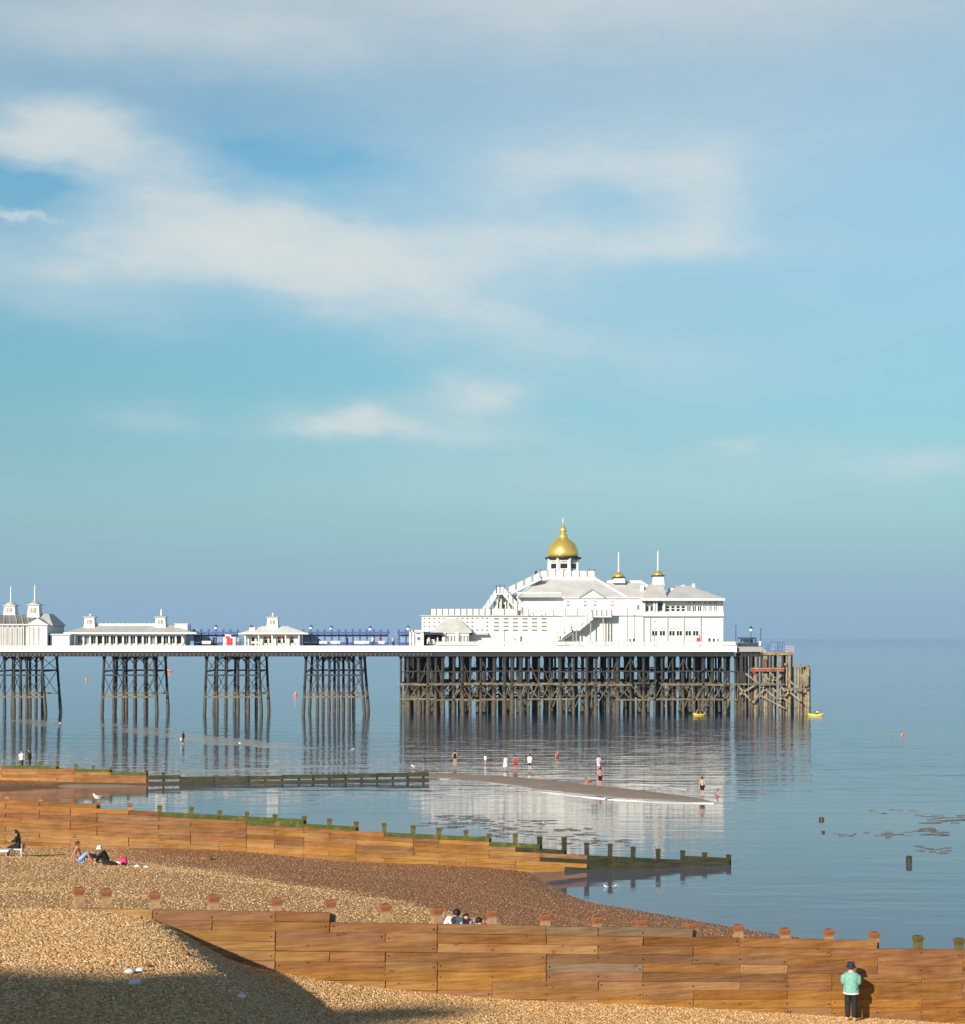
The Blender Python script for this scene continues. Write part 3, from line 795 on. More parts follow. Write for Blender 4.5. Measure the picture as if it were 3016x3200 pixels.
def trestle(ut, ub, rear=True):
    h = holder('trestle', pier)
    X = [wx(u, YF + 2) for u in ut]; XB = [wx(u, YF + 2) for u in ub]
    for row, yy in ((0, YF + 2.0), (1, YF + 11.5)):
        for i, (a, b) in enumerate(zip(X, XB)):
            lean = math.atan2(a - b, CH)
            inst('column', colm[0], h, (b, yy, 0), (0, lean, 0))
        zs = [wz(2110, yy) if row == 0 else 7.3, wz(2178, yy) if row == 0 else 3.3]
        for j, z in enumerate(zs):
            t = z / CH
            xa, xb = XB[0] + (X[0] - XB[0]) * t, XB[-1] + (X[-1] - XB[-1]) * t
            MB().box(xa - .1, xb + .1, yy - .32, yy - .16, z - .13, z + .13).build('cross_beam', M['weathered_iron'] if j == 0 else M['barnacled_beam'], h)
        # tie rods in the outer bays and middle
        rod = lambda p, q, r=.06: MB().tube([p, q], r, 5).build('tie_rod', M['weathered_iron'], h)
        for i in (0, 4):
            for (z0, z1) in ((zs[0] + .2, CH - .3), (zs[1] + .1, zs[0] - .2)):
                rod((X[i], yy - .1, z0), (X[i + 1], yy - .1, z1)); rod((X[i + 1], yy - .05, z0), (X[i], yy - .05, z1))
        rod((X[1], yy, zs[1]), (X[2], yy, zs[0] - 1), .05); rod((X[3], yy, zs[1]), (X[4], yy, zs[0] - 1), .05)
        # arched heads between the inner columns
        mb = MB()
        for i in (1, 3):
            for j in range(2):
                a, b = (X[i], X[i + 1]) if j == 0 else (X[1] if i == 1 else X[2], X[3] if i == 1 else X[4])
                pts = [((a + b) / 2 - (b - a) / 2 * math.cos(math.pi * k / 10), yy - .12 - .06 * j, CH - 1.9 + 1.8 * math.sin(math.pi * k / 10)) for k in range(11)]
                mb.tube(pts, .10, 6)
        mb.build('arched_head', M['iron'], h, True)
    for i in (0, 2, 5):
        MB().bar((X[i], YF + 2, zs[0]), (X[i], YF + 11.5, zs[0]), .18, .25).build('cross_beam', M['weathered_iron'], h)
trestle([-10, 14, 44, 65, 84, 130], [-14, 14, 44, 63, 84, 143])
trestle([326, 356, 386, 421, 453, 482], [319, 356, 385, 421, 454, 491])
trestle([646, 678, 709, 744, 776, 809], [639, 678, 705, 744, 776, 817])
trestle([957, 992, 1030, 1058, 1091, 1126], [948, 992, 1028, 1058, 1091, 1139])

# the forest of columns under the pier head
head_rows = [YF + 1.4, YF + 7.0, YF + 12.8, YF + 18.6, YF + 24.4, YF + 30.5]
rr = random.Random(5)
hx0, hx1 = wx(1252, YF), wx(2312, YF)
cols = {}
for ri, yy in enumerate(head_rows):
    h = holder('column_row', pier)
    x = hx0 + (0 if ri == 0 else rr.uniform(.2, 1.6)); xs = []
    while x < hx1:
        xs.append(x)
        inst('column', rr.choice(colm), h, (x, yy + rr.uniform(-.2, .2), 0), (rr.uniform(-.008, .008), rr.uniform(-.012, .012), rr.random() * 3))
        x += rr.choice((1.25, 1.5, 1.8, 2.2)) if ri < 3 else 2.5
    cols[ri] = xs
    for (v, m_, w, skip) in ((2098, 'weathered_iron', .22, .25), (2138, 'barnacled_beam', .34, .05), (2186, 'barnacled_beam', .28, .3)):
        z = wz(v, YF + 2)
        i = 0
        while i < len(xs) - 1:
            n = min(rr.choice((2, 3, 4)), len(xs) - 1 - i)
            if rr.random() > skip:
                dz = rr.uniform(-.12, .12)
                MB().bar((xs[i] - .2, yy - .34, z + dz), (xs[i + n] + .2, yy - .34, z + rr.uniform(-.12, .12)), w * .7, w).build('cross_beam', M[m_], h)
            i += n
    rod = lambda p, q, r=.045: MB().tube([p, q], r, 5).build('tie_rod', M['barnacled_beam'], h)
    zu, zm, zl = CH - .3, wz(2140, YF + 2), wz(2186, YF + 2)
    for i in range(len(xs) - 1):
        q = rr.random()
        if q < .45: rod((xs[i], yy - .2, zm), (xs[i + 1], yy - .2, zl), rr.uniform(.05, .10))
        if q > .3: rod((xs[i + 1], yy - .1, zm), (xs[i], yy - .1, zl), rr.uniform(.05, .10))
        if ri == 0 and rr.random() < .6: rod((xs[i] + rr.uniform(-.6, .6), yy - .3, zl - 1.2), (xs[i + 1] + rr.uniform(-.6, .6), yy - .3, zm + rr.uniform(-.5, 1.5)), rr.uniform(.06, .11))
        if q < .25 and ri < 3: rod((xs[i], yy, zu), (xs[i + 1], yy, zm))
        if .3 < q < .55 and ri < 3: rod((xs[i + 1], yy, zu), (xs[i], yy, zm))
for i in range(0, len(cols[0]), 2):
    x = cols[0][i]
    MB().bar((x, head_rows[0], wz(2138, YF)), (x + .3, head_rows[-1], wz(2138, YF)), .2, .3).build('cross_beam', M['barnacled_beam'], pier)

# railings
def railing(x0, x1, y, z, h, step, m, parent, name='railing', rails=2, solid=None):
    mb = MB(); n = max(1, round((x1 - x0) / step))
    for i in range(n + 1):
        x = x0 + (x1 - x0) * i / n; mb.box(x - .045, x + .045, y - .045, y + .045, z, z + h)
    for k in range(rails):
        zz = z + h * (k + 1) / rails; mb.box(x0, x1, y - .03, y + .03, zz - .05, zz)
    o = mb.build(name, M[m], parent)
    if solid: 
        for i in range(n):
            xa, xb = x0 + (x1 - x0) * i / n + .06, x0 + (x1 - x0) * (i + 1) / n - .06
            part_box('rail_panel', M[solid], o if False else parent, xa, xb, y - .015, y + .015, z + .1, z + h - .12)
    return o
railing(XH + 6.5, XR - .1, YF + .35, DK + .09, .75, 2.2, 'concrete_grey', pier, solid='white_board')
railing(wx(620, YF), XH + 2, YF + 14.6, DK, 1.1, 1.6, 'blue_paint', pier, rails=3)
railing(wx(218, YF), wx(1275, YF), YF + .4, DK + .09, .45, 2.4, 'iron', pier, rails=1)

# ------------------------------------------------------------------ pier buildings
def pb(name, m, parent, u0, u1, v0, v1, Y, depth):
    """box whose front face spans the photo rectangle at distance Y"""
    return part_box(name, M[m], parent, wx(u0, Y), wx(u1, Y), Y, Y + depth, wz(v1, Y), wz(v0, Y))
def window(parent, u0, u1, v0, v1, Y, panes=1, glass='glass_dark', bars=0, name='window'):
    """white frame standing proud of the wall with the glass set back in it"""
    x0, x1, z0, z1 = wx(u0, Y), wx(u1, Y), wz(v1, Y), wz(v0, Y)
    t = min(.10, (x1 - x0) * .16); mb = MB()
    y0, y1 = Y - .09, Y - .003
    mb.box(x0, x0 + t, y0, y1, z0, z1).box(x1 - t, x1, y0, y1, z0, z1)
    mb.box(x0 + t, x1 - t, y0, y1, z1 - t, z1).box(x0 + t, x1 - t, y0, y1, z0, z0 + t)
    for k in range(1, panes):
        xm = x0 + (x1 - x0) * k / panes; mb.box(xm - t / 2, xm + t / 2, y0 + .004, y1, z0 + t, z1 - t)
    for k in range(bars):
        zm = z0 + (z1 - z0) * (k + 1) / (bars + 1); mb.box(x0 + t, x1 - t, y0 + .008, y1, zm - t / 2, zm + t / 2)
    f = mb.build(name, M['white_paint'], parent)
    MB().box(x0 + t, x1 - t, Y - .05, Y - .01, z0 + t, z1 - t).build('pane', M[glass], f)
    return f
def spire_turret(parent, u, Y, vb, vt, w, vcap, vtip, cap='black_paint', gold=True, win=True, body='white_paint', face=None):
    """square lantern body, cap, small onion and flag spike"""
    k = Y / FPX; x = wx(u, Y); h = w * k / 2; yc = Y + h
    zb, zt = wz(vb, Y), wz(vt, Y); zc, zp = wz(vcap, Y), wz(vtip, Y)
    mb = MB().hip(x - h * 1.12, x + h * 1.12, Y - h * .12, Y + 2.12 * h, zb, x - h * .92, x + h * .92, Y + h * .08, Y + h * 1.92, zt)
    t = mb.build('turret', M[body], parent)
    MB().box(x - h * 1.18, x + h * 1.18, Y - h * .18, Y + 2.18 * h, zt, zt + .16).build('turret_cornice', M[cap], t)
    r = h * 1.05
    prof = [(r, .16), (r * .98, (zc - zt) * .35), (r * .72, (zc - zt) * .65), (r * .30, (zc - zt) * .92), (r * .16, zc - zt + .05)]
    MB().lathe((x, yc, zt), prof, 12).build('turret_dome', M['gold_leaf' if gold else 'pale_roof'], t, True)
    MB().lathe((x, yc, zc), [(.16, 0), (.20, .12), (.13, .3), (.12, (zp - zc) * .85), (.03, zp - zc)], 8).build('spike', M['white_paint'], t, True)
    if win:
        zz0, zz1 = zb + (zt - zb) * .38, zb + (zt - zb) * .8
        MB().box(x - h * .52, x + h * .52, Y - h * .10, Y + h * .3, zz0, zz1).build('louvre_opening', M['concrete_grey'], t)
        MB().box(x - h * .06, x + h * .06, Y - h * .16, Y + h * .1, zz0, zz1).build('louvre_bar', M['white_paint'], t)
    return t
def baluster_run(parent, u0, u1, v0, v1, Y, step, knob=False):
    """white panelled parapet between slim grey posts"""
    n = max(1, round((u1 - u0) / step)); k = Y / FPX
    for i in range(n):
        a, b = u0 + (u1 - u0) * i / n, u0 + (u1 - u0) * (i + 1) / n
        pb('parapet_panel', 'white_board', parent, a + 2.2, b - 2.2, v0 + 1, v1, Y + .03, .06)
    for i in range(n + 1):
        u = u0 + (u1 - u0) * i / n
        pb('parapet_post', 'roof_slate', parent, u - 1.9, u + 1.9, v0 - 1, v1, Y, .12)

# ---- the pavilion at the pier head
PY = YF + 3.6
pav = thing('pavilion', (wx(1790, PY), PY + 10, DK), 'big white pavilion with a golden dome at the seaward pier end', 'pavilion')
pb('wing_wall', 'white_paint', pav, 1318, 1764, 1926, 2021, PY + .6, 22)
pb('wing_cornice', 'pale_roof', pav, 1312, 1764, 1922.5, 1925.5, PY + .3, 22.6)
pb('hall_wall', 'white_paint', pav, 1618, 1761, 1853, 1925, PY + 1.5, 20)
pb('hall_wall', 'white_paint', pav, 1762, 2011, 1869, 2021, PY, 24)
pb('hall_cornice', 'white_board', pav, 1757, 2011, 1866, 1870, PY - .35, .6)
pb('hall_cornice', 'white_board', pav, 1614, 1757, 1851, 1855, PY + 1.2, .6)
pb('floor_band', 'roof_slate', pav, 1766, 2011, 1923.5, 1926, PY - .12, .3)
pb('hall_wall', 'white_paint', pav, 2011.5, 2262, 1921, 2021, PY + .4, 22)
pb('bay_wall', 'white_paint', pav, 2011.5, 2260, 1876, 1921, PY + 1.0, 21)
pb('bay_parapet', 'white_board', pav, 2011.5, 2262, 1912, 1926, PY - .2, .5)
# bay piers and upper windows
for u in (2014, 2044, 2052, 2076): pb('bay_column', 'white_paint', pav, u - 2.5, u + 2.5, 1877, 1912, PY + .1, .4)
for (a, b) in ((2018, 2029), (2031, 2042)):
    window(pav, a, b, 1879, 1888, PY + 1.0); window(pav, a, b, 1892, 1911, PY + 1.0)
window(pav, 2055, 2072, 1880, 1911, PY + 1.0)
for i in range(4): window(pav, 2080 + i * 16, 2094 + i * 16, 1892, 1912, PY + 1.0, bars=1)
for i in range(6): window(pav, 2146 + i * 16.6, 2160 + i * 16.6, 1892, 1912, PY + 1.0, panes=2, glass='glass_pale' if i > 2 else 'glass_dark')
for i in range(6): window(pav, 2147 + i * 16.6, 2159 + i * 16.6, 1880, 1888, PY + 1.0, glass='glass_pale')
window(pav, 1989, 2000, 1889, 1907, PY, glass='glass_pale')
# ground floor windows of the right block, piers between them
for u in (2011, 2032, 2086, 2138, 2190, 2260): pb('wall_pier', 'pale_roof', pav, u - 1.5, u + 1.5, 1927, 2021, PY + .15, .24)
for i, (a, b) in enumerate(((2036, 2056), (2060, 2080), (2090, 2110), (2113, 2133), (2141, 2161), (2164, 2184))):
    window(pav, a, b, 1970, 1988, PY + .4, panes=2)
    window(pav, a, b, 1961.5, 1966.5, PY + .4, panes=3)
window(pav, 2212, 2222, 1993, 2010, PY + .4); window(pav, 2226, 2235, 1994, 2010, PY + .4); window(pav, 2240, 2248, 1994, 2010, PY + .4, glass='glass_pale')
window(pav, 2043, 2051, 1938, 1945, PY + .4, glass='glass_pale')
# small paired windows of the hall
for u in (1775, 1829, 1860, 1914):
    window(pav, u - 5, u + 5, 1877, 1884, PY, panes=2); window(pav, u - 5, u + 5, 1887, 1896, PY, panes=2)
window(pav, 1625, 1632, 1987, 2008, PY + .6, name='door'); window(pav, 1966, 1972, 1995, 2010, PY); window(pav, 1977, 1983, 1995, 2010, PY)
window(pav, 1485, 1511, 1942, 1957, PY + .6, glass='white_board')
# louvres in the wing wall
lou = MB()
lm = MB().add([(-.5, -.16, -.5), (.5, -.16, -.5), (.5, -.002, .5), (-.5, -.002, .5), (-.5, 0, -.5), (.5, 0, -.5)], [(0, 1, 2, 3), (0, 4, 5, 1), (0, 3, 4), (1, 5, 2)]).mesh('louvre')
lm.materials.append(M['roof_slate'])
for c in range(6):
    for r in range(4):
        u, v = 1551 + c * 29.8, 1933 + r * 12; Y = PY + .6
        inst('louvre', lm, pav, (wx(u, Y), Y, wz(v, Y)), (0, 0, 0), (16 * Y / FPX, 1, 4.2 * Y / FPX))
for r in range(4):
    for c in range(12):
        u = 1326 + c * 15.5 + (26 if c > 4 else 0); v = 1932 + r * 12.2
        if (1478 < u < 1516 and 0 < r < 3) or u > 1530: continue
        inst('louvre', lm, pav, (wx(u, PY + .6), PY + .6, wz(v, PY + .6)), (0, 0, 0), (6 * .0533, 1, 4 * .0533))
MB().hip(wx(1491, PY), wx(1526, PY), PY - .55, PY + .6, wz(1984, PY), wx(1491, PY), wx(1526, PY), PY + .3, PY + .6, wz(1977, PY)).build('awning', M['roof_lead'], pav)
window(pav, 1467, 1478, 1978, 1987, PY + .6)
# terrace on the wing
baluster_run(pav, 1345, 1535, 1902, 1922, PY + .4, 19)
baluster_run(pav, 1535, 1618, 1902, 1922, PY + .4, 40)
for u in (1652, 1691, 1730, 1768, 1804): pb('parapet_post', 'roof_slate', pav, u - 1.2, u + 1.2, 1902, 1923, PY - .05, .1)
# great roof up to the dome terrace
CYD = PY + 13.0
def roofz(v, Y): return wz(v, Y)
x0, x1 = wx(1617, PY), wx(1962, PY)
rt = MB().hip(x0, x1, PY + .1, PY + 24, wz(1867, PY), wx(1694, PY + 7), wx(1858, PY + 7), PY + 7, PY + 19, wz(1806, PY + 7)).build('great_roof', M['roof_lead'], pav)
for (a, b) in (((x0, PY + .1, wz(1867, PY)), (wx(1694, PY + 7), PY + 7, wz(1806, PY + 7))), ((x1, PY + .1, wz(1867, PY)), (wx(1858, PY + 7), PY + 7, wz(1806, PY + 7)))):
    MB().bar(a, b, .35, .35).build('hip_rib', M['white_paint'], rt)
ped = [(wx(1815, PY), wz(1867, PY)), (wx(1885, PY), wz(1867, PY)), (wx(1850, PY), wz(1844, PY))]
MB().hexa([(p[0], PY - .3, p[1]) for p in ped], [(p[0], PY + 4, p[1]) for p in ped]).build('pediment', M['white_paint'], pav)
mb = MB(); mb.bar((ped[0][0] - .3, PY - .4, ped[0][1]), (ped[2][0], PY - .4, ped[2][1] + .15), .3, .25); mb.bar((ped[1][0] + .3, PY - .4, ped[1][1]), (ped[2][0], PY - .4, ped[2][1] + .15), .3, .25)
mb.build('pediment_trim', M['concrete_grey'], pav)
TY = PY + 6.6
pb('dome_terrace', 'white_paint', pav, 1686, 1862, 1803, 1810, TY, 13)
baluster_run(pav, 1688, 1860, 1783, 1803, TY + .1, 24)
for u in (1692, 1737, 1765, 1789, 1843, 1857): pb('parapet_knob', 'navy_paint', pav, u - 2.4, u + 2.4, 1779, 1783, TY, .25)
# lantern and golden dome
K = CYD / FPX; cx = wx(1760, CYD); zb = wz(1801, CYD); ze = wz(1746, CYD)
drum = MB().lathe((cx, CYD, zb), [(47 * K, 0), (47 * K, ze - zb)], 8, .5).build('lantern', M['white_paint'], pav)
for k in range(8):
    t = 2 * math.pi * (k + .5) / 8; x, y = cx + 48 * K * math.cos(t), CYD + 48 * K * math.sin(t)
    MB().lathe((x, y, zb), [(.34, 0), (.34, .3), (.22, .35), (.22, ze - zb - .4), (.36, ze - zb - .1), (.36, ze - zb)], 8).build('lantern_column', M['white_paint'], drum, True)
    t2 = 2 * math.pi * k / 8; apo = 47 * K * math.cos(math.pi / 8); dx, dy = math.cos(t2), math.sin(t2); tx, ty = -dy, dx
    for (aa, zz0, zz1, mm, nm, off) in ((.62, zb + 1.3, ze - .95, 'glass_dark', 'lantern_window', .04), (.62, ze - .78, ze - .5, 'concrete_grey', 'fanlight', .04), (.78, zb + .35, zb + 1.15, 'white_board', 'lantern_panel', .06)):
        c0 = Vector((cx + dx * apo, CYD + dy * apo, 0)); hw = 1.0 * aa
        q = [c0 + Vector((tx, ty, 0)) * s * hw + Vector((dx, dy, 0)) * o for s, o in ((-1, 0), (1, 0), (1, off), (-1, off))]
        MB().hexa([(p.x, p.y, zz0) for p in q], [(p.x, p.y, zz1) for p in q]).build(nm, M[mm], drum)
MB().lathe((cx, CYD, ze), [(50 * K, -.25), (55 * K, -.05), (57 * K, .05), (57 * K, .22), (54 * K, .25)], 24).build('dome_cornice', M['black_paint'], pav, False)
zd = wz(1743, CYD) + .1
prof = [(46, 1742), (47.5, 1736), (47.5, 1727), (45.5, 1716), (41, 1706), (35, 1698), (28, 1691), (21, 1686), (16, 1682), (13, 1678), (15, 1675), (14, 1672), (9, 1669), (7.5, 1666), (10, 1662), (11, 1657), (9, 1651), (5.5, 1646), (3, 1641), (1.6, 1635)]
prof = [(r * K, wz(v, CYD) - zd) for r, v in prof]; prof[0] = (46 * K, 0)
MB().lathe((cx, CYD, zd), prof, 32).build('golden_dome', M['gold_leaf'], pav, True)
MB().lathe((cx, CYD, wz(1637, CYD)), [(.13, 0), (.10, .6), (.02, 1.2)], 8).build('finial', M['white_paint'], pav, True)
# stair from the wing terrace up to the dome terrace
def stair(parent, p, q, width, n, side_h, name='stair'):
    """flight from p to q (front edge), steps and white panelled sides"""
    p, q = Vector(p), Vector(q); d = q - p; mb = MB()
    for i in range(n):
        a = p + d * (i / n); b = p + d * ((i + 1) / n)
        lo, hi = (a, b)
        mb.box(min(a.x, b.x), max(a.x, b.x), p.y, p.y + width, max(a.z, b.z) - .32, max(a.z, b.z) - .0)
    s = mb.build(name, M['concrete_grey'], parent)
    m2 = max(2, n // 4)
    for i in range(m2):
        a, b = p + d * (i / m2 + .04), p + d * ((i + 1) / m2 - .04)
        for yy in (p.y - .06, p.y + width):
            MB().hexa([(a.x, yy, a.z + .12), (b.x, yy, b.z + .12), (b.x, yy + .06, b.z + .12), (a.x, yy + .06, a.z + .12)],
                      [(a.x, yy, a.z + side_h), (b.x, yy, b.z + side_h), (b.x, yy + .06, b.z + side_h), (a.x, yy + .06, a.z + side_h)]).build('stair_panel', M['white_board'], s)
    for i in range(m2 + 1):
        a = p + d * (i / m2); MB().box(a.x - .06, a.x + .06, p.y - .10, p.y + .02, a.z - .1, a.z + side_h + .18).build('stair_post', M['concrete_grey'], s)
    MB().bar((p.x, p.y - .04, p.z - .18), (q.x, p.y - .04, q.z - .18), .1, .34).build('stair_string', M['white_paint'], s)
    return s
SY = PY + 3.5
stair(pav, (wx(1588, SY), SY, wz(1855, SY)), (wx(1690, SY), SY, wz(1806, SY)), 2.0, 18, 1.05)
stair(pav, (wx(1508, SY), SY, wz(1920, SY)), (wx(1552, SY), SY, wz(1856, SY)), 2.0, 18, 1.05)
stair(pav, (wx(1632, SY - 2.2), SY - 2.2, wz(1920, SY)), (wx(1574, SY - 2.2), SY - 2.2, wz(1856, SY)), 2.0, 18, 1.05)
pb('stair_landing', 'white_board', pav, 1550, 1592, 1854, 1858, SY - 2.3, 4.4)
baluster_run(pav, 1551, 1575, 1834, 1854, SY - .1, 12)
for u in (1554, 1566, 1580, 1588): pb('landing_post', 'white_paint', pav, u - 1.6, u + 1.6, 1858, 1922, SY + .4, .3)
for u in (1551, 1563, 1575): pb('parapet_knob', 'blue_paint', pav, u - 2.2, u + 2.2, 1828, 1834, SY - .2, .25)
pb('stair_hut', 'render_cream', pav, 1543, 1566, 1880, 1922, SY + 1, 2); window(pav, 1552, 1563, 1884, 1902, SY + 1, glass='glass_pale'); window(pav, 1570, 1584, 1886, 1902, SY + 2.2)
pb('stair_back', 'white_board', pav, 1560, 1625, 1860, 1922, SY + 2.3, .2)
# roofs behind and to the right of the dome
RY = PY + 6
MB().hip(wx(1850, RY), wx(2075, RY), RY - 5, RY + 15, wz(1868, RY - 5), wx(1900, RY), wx(2008, RY), RY + 2, RY + 10, wz(1818, RY + 2)).build('rear_roof', M['roof_lead'], pav)
MB().bar((wx(1900, RY), RY + 1.9, wz(1818, RY + 2)), (wx(2008, RY), RY + 1.9, wz(1818, RY + 2)), .3, .4).build('ridge', M['white_paint'], pav)
MB().bar((wx(2008, RY), RY + 1.9, wz(1818, RY + 2)), (wx(2075, RY), RY - 5, wz(1868, RY - 5)), .3, .3).build('ridge', M['white_paint'], pav)
MB().hip(wx(2076, PY), wx(2268, PY), PY - .9, PY + 22.5, wz(1872, PY), wx(2130, PY), wx(2172, PY), PY + 7, PY + 14, wz(1831, PY + 7)).build('hip_roof', M['roof_lead'], pav)
pb('eave', 'white_paint', pav, 2004, 2266, 1870, 1877, PY - 1.0, 24)
MB().hip(wx(2010, PY), wx(2085, PY), PY - .6, PY + 6, wz(1871, PY), wx(2038, PY), wx(2078, PY), PY + 3, PY + 6, wz(1826, PY + 3)).build('bay_roof', M['pale_roof'], pav)
pb('chimney', 'white_board', pav, 2092, 2124, 1838, 1850, PY + 6, 2)
pb('roof_vent', 'white_paint', pav, 2130, 2140, 1828, 1836, PY + 8, 1.2); pb('roof_vent', 'white_paint', pav, 2164, 2172, 1824, 1836, PY + 8, 1.2)
pb('roof_vent', 'white_paint', pav, 2002, 2012, 1830, 1846, PY + 4, 1.0)
spire_turret(pav, 1935, PY + 6, 1822, 1806, 34, 1786, 1724, win=False)
spire_turret(pav, 2058, PY + 3.5, 1832, 1801, 34, 1782, 1718, win=False)
# outside stair on the sea front side
OY = PY - 2.4
stair(pav, (wx(1722, OY), OY, wz(2010, OY)), (wx(1786, OY), OY, wz(1967, OY)), 1.6, 14, 1.0)
stair(pav, (wx(1806, OY), OY, wz(1966, OY)), (wx(1852, OY), OY, wz(1928, OY)), 1.6, 14, 1.0)
pb('stair_landing', 'white_board', pav, 1785, 1807, 1965, 1968, OY, 1.6)
pb('balcony', 'white_board', pav, 1850, 1912, 1925, 1929, OY, 2.38)
baluster_run(pav, 1850, 1912, 1906, 1925, OY, 15)
for (u, vb) in ((1791, 1968), (1801, 1968), (1846, 1935), (1885, 1929), (1894, 1929)): pb('stair_prop', 'concrete_grey' if u != 1894 else 'iron', pav, u - 1.6, u + 1.6, vb, 2019, OY + .3, .2)
MB().hexa([(wx(1746, OY), OY + .2, wz(2010, OY)), (wx(1752, OY), OY + .2, wz(2003, OY)), (wx(1752, OY), OY + 1.4, wz(2003, OY)), (wx(1746, OY), OY + 1.4, wz(2010, OY))],
          [(wx(1790, OY), OY + .2, wz(1982, OY)), (wx(1790, OY), OY + .2, wz(1968, OY)), (wx(1790, OY), OY + 1.4, wz(1968, OY)), (wx(1790, OY), OY + 1.4, wz(1982, OY))]).build('stair_soffit', M['roof_slate'], pav)

# ---- tea kiosk on the left corner of the head
KY = YF + 1.2
kio = thing('tea_kiosk', (wx(1410, KY), KY + 4, DK), 'white tea kiosk with grey hipped roof in front of the pavilion wing', 'kiosk')
pb('wall', 'white_paint', kio, 1384, 1466, 1974, 2021, KY + .4, 1.8)
MB().hip(wx(1340, KY), wx(1476, KY), KY - .1, KY + 2.6, wz(1973, KY), wx(1402, KY), wx(1433, KY), KY + 1.6, KY + 2.4, wz(1932, KY)).build('roof', M['pale_roof'], kio)
pb('eave', 'white_paint', kio, 1344, 1474, 1972, 1977, KY, 2.4)
for u in (1388, 1430): MB().lathe((wx(u, KY), KY + .3, wz(2021, KY)), [(.38, 0), (.36, 2.4), (.2, 2.7)], 10).build('pilaster', M['white_paint'], kio, True)
for i in range(3): window(kio, 1397 + i * 10, 1405 + i * 10, 1985, 2006, KY + .4, glass='glass_pale')
for i in range(3): window(kio, 1437 + i * 10, 1445 + i * 10, 1985, 2008, KY + .4, glass='glass_pale')
pb('wall', 'white_paint', kio, 1288, 1324, 1972, 2021, KY + .4, 1.8); window(kio, 1299, 1316, 1976, 1983, KY + .4); window(kio, 1302, 1316, 1988, 2003, KY + .4, glass='glass_pale')
for u in (1282, 1292): pb('pilaster', 'white_board', kio, u - 3, u + 3, 1968, 2021, KY + .1, .3)
pb('canopy', 'white_paint', kio, 1280, 1392, 1969, 1974, KY + .1, 3)
pb('back_wall', 'black_paint', kio, 1326, 1382, 1978, 2021, KY + 1.9, .2)
MB().hip(wx(1326, KY), wx(1388, KY), KY - .9, KY + .3, wz(1984, KY), wx(1330, KY), wx(1384, KY), KY + .1, KY + .3, wz(1975, KY)).build('awning', M['navy_paint'], kio)
pb('counter', 'white_board', kio, 1334, 1358, 1998, 2012, KY + .5, .5); pb('menu_board', 'red', kio, 1358, 1370, 1990, 1998, KY + 1.6, .1); pb('counter', 'concrete_grey', kio, 1346, 1374, 2008, 2021, KY + .7, .6)

# ---- arcade hall at the left edge
AY = YF + 1.0
arc = thing('arcade_hall', (wx(70, AY), AY + 5, DK), 'white arcade hall with two spired turrets at the left edge', 'building')
pb('wall', 'white_paint', arc, -90, 88, 1951, 2032, AY, 11)
pb('gable_wall', 'white_paint', arc, 89, 147, 1951, 2032, AY - .3, 11)
gx = [(wx(86, AY), wz(1953, AY)), (wx(152, AY), wz(1953, AY)), (wx(119, AY), wz(1932, AY))]
MB().hexa([(p[0], AY - .5, p[1]) for p in gx], [(p[0], AY + 9, p[1]) for p in gx]).build('gable', M['white_board'], arc)
MB().hip(wx(-90, AY), wx(106, AY), AY - .2, AY + 11, wz(1952, AY), wx(-60, AY), wx(86, AY), AY + 4, AY + 7, wz(1921, AY + 4)).build('roof', M['roof_slate'], arc)
for i in range(9): MB().bar((wx(-66 + i * 20, AY), AY - .26, wz(1951, AY)), (wx(-58 + i * 18, AY + 4), AY + 3.8, wz(1922, AY + 4)), .12, .16).build('roof_rib', M['pale_roof'], arc)
MB().hip(wx(106, AY), wx(160, AY), AY + 1.0, AY + 10, wz(1955, AY), wx(114, AY), wx(132, AY), AY + 4, AY + 7, wz(1917, AY)).build('side_roof', M['pale_roof'], arc)
pb('eave', 'white_board', arc, -90, 150, 1950, 1954, AY - .6, .5)
for u in (8, 25, 41, 57, 73, 89, 102, 117, 132, 146): pb('pilaster', 'white_board', arc, u - 1.3, u + 1.3, 1957, 2030, AY - .42, .3)
for i in range(8): pb('wall_panel', 'pale_roof', arc, -6 + i * 16 + (8 if i > 4 else 0), 5 + i * 16 + (8 if i > 4 else 0), 1960, 2022, AY - .33, .2)
spire_turret(arc, 29, AY + 4, 1924, 1894, 34, 1880, 1832, cap='pale_roof', gold=False)
spire_turret(arc, 104, AY + 3.0, 1930, 1892, 35, 1879, 1826, cap='pale_roof', gold=False)
pb('door', 'black_paint', arc, 149, 155, 1988, 2028, AY + .5, .3)
# ticket hut beside it
hut = thing('ticket_hut', (wx(188, AY), AY + 2, DK), 'small flat white hut between the arcade hall and the long shelter', 'hut')
pb('wall', 'white_paint', hut, 158, 217, 1984, 2019, AY + .6, 3); pb('roof', 'white_board', hut, 155, 220, 1981, 1985, AY + .3, 3.4)
window(hut, 166, 210, 2006, 2013, AY + .6, panes=3, glass='white_board'); pb('step', 'black_paint', hut, 164, 216, 2018, 2021, AY + .4, .4)

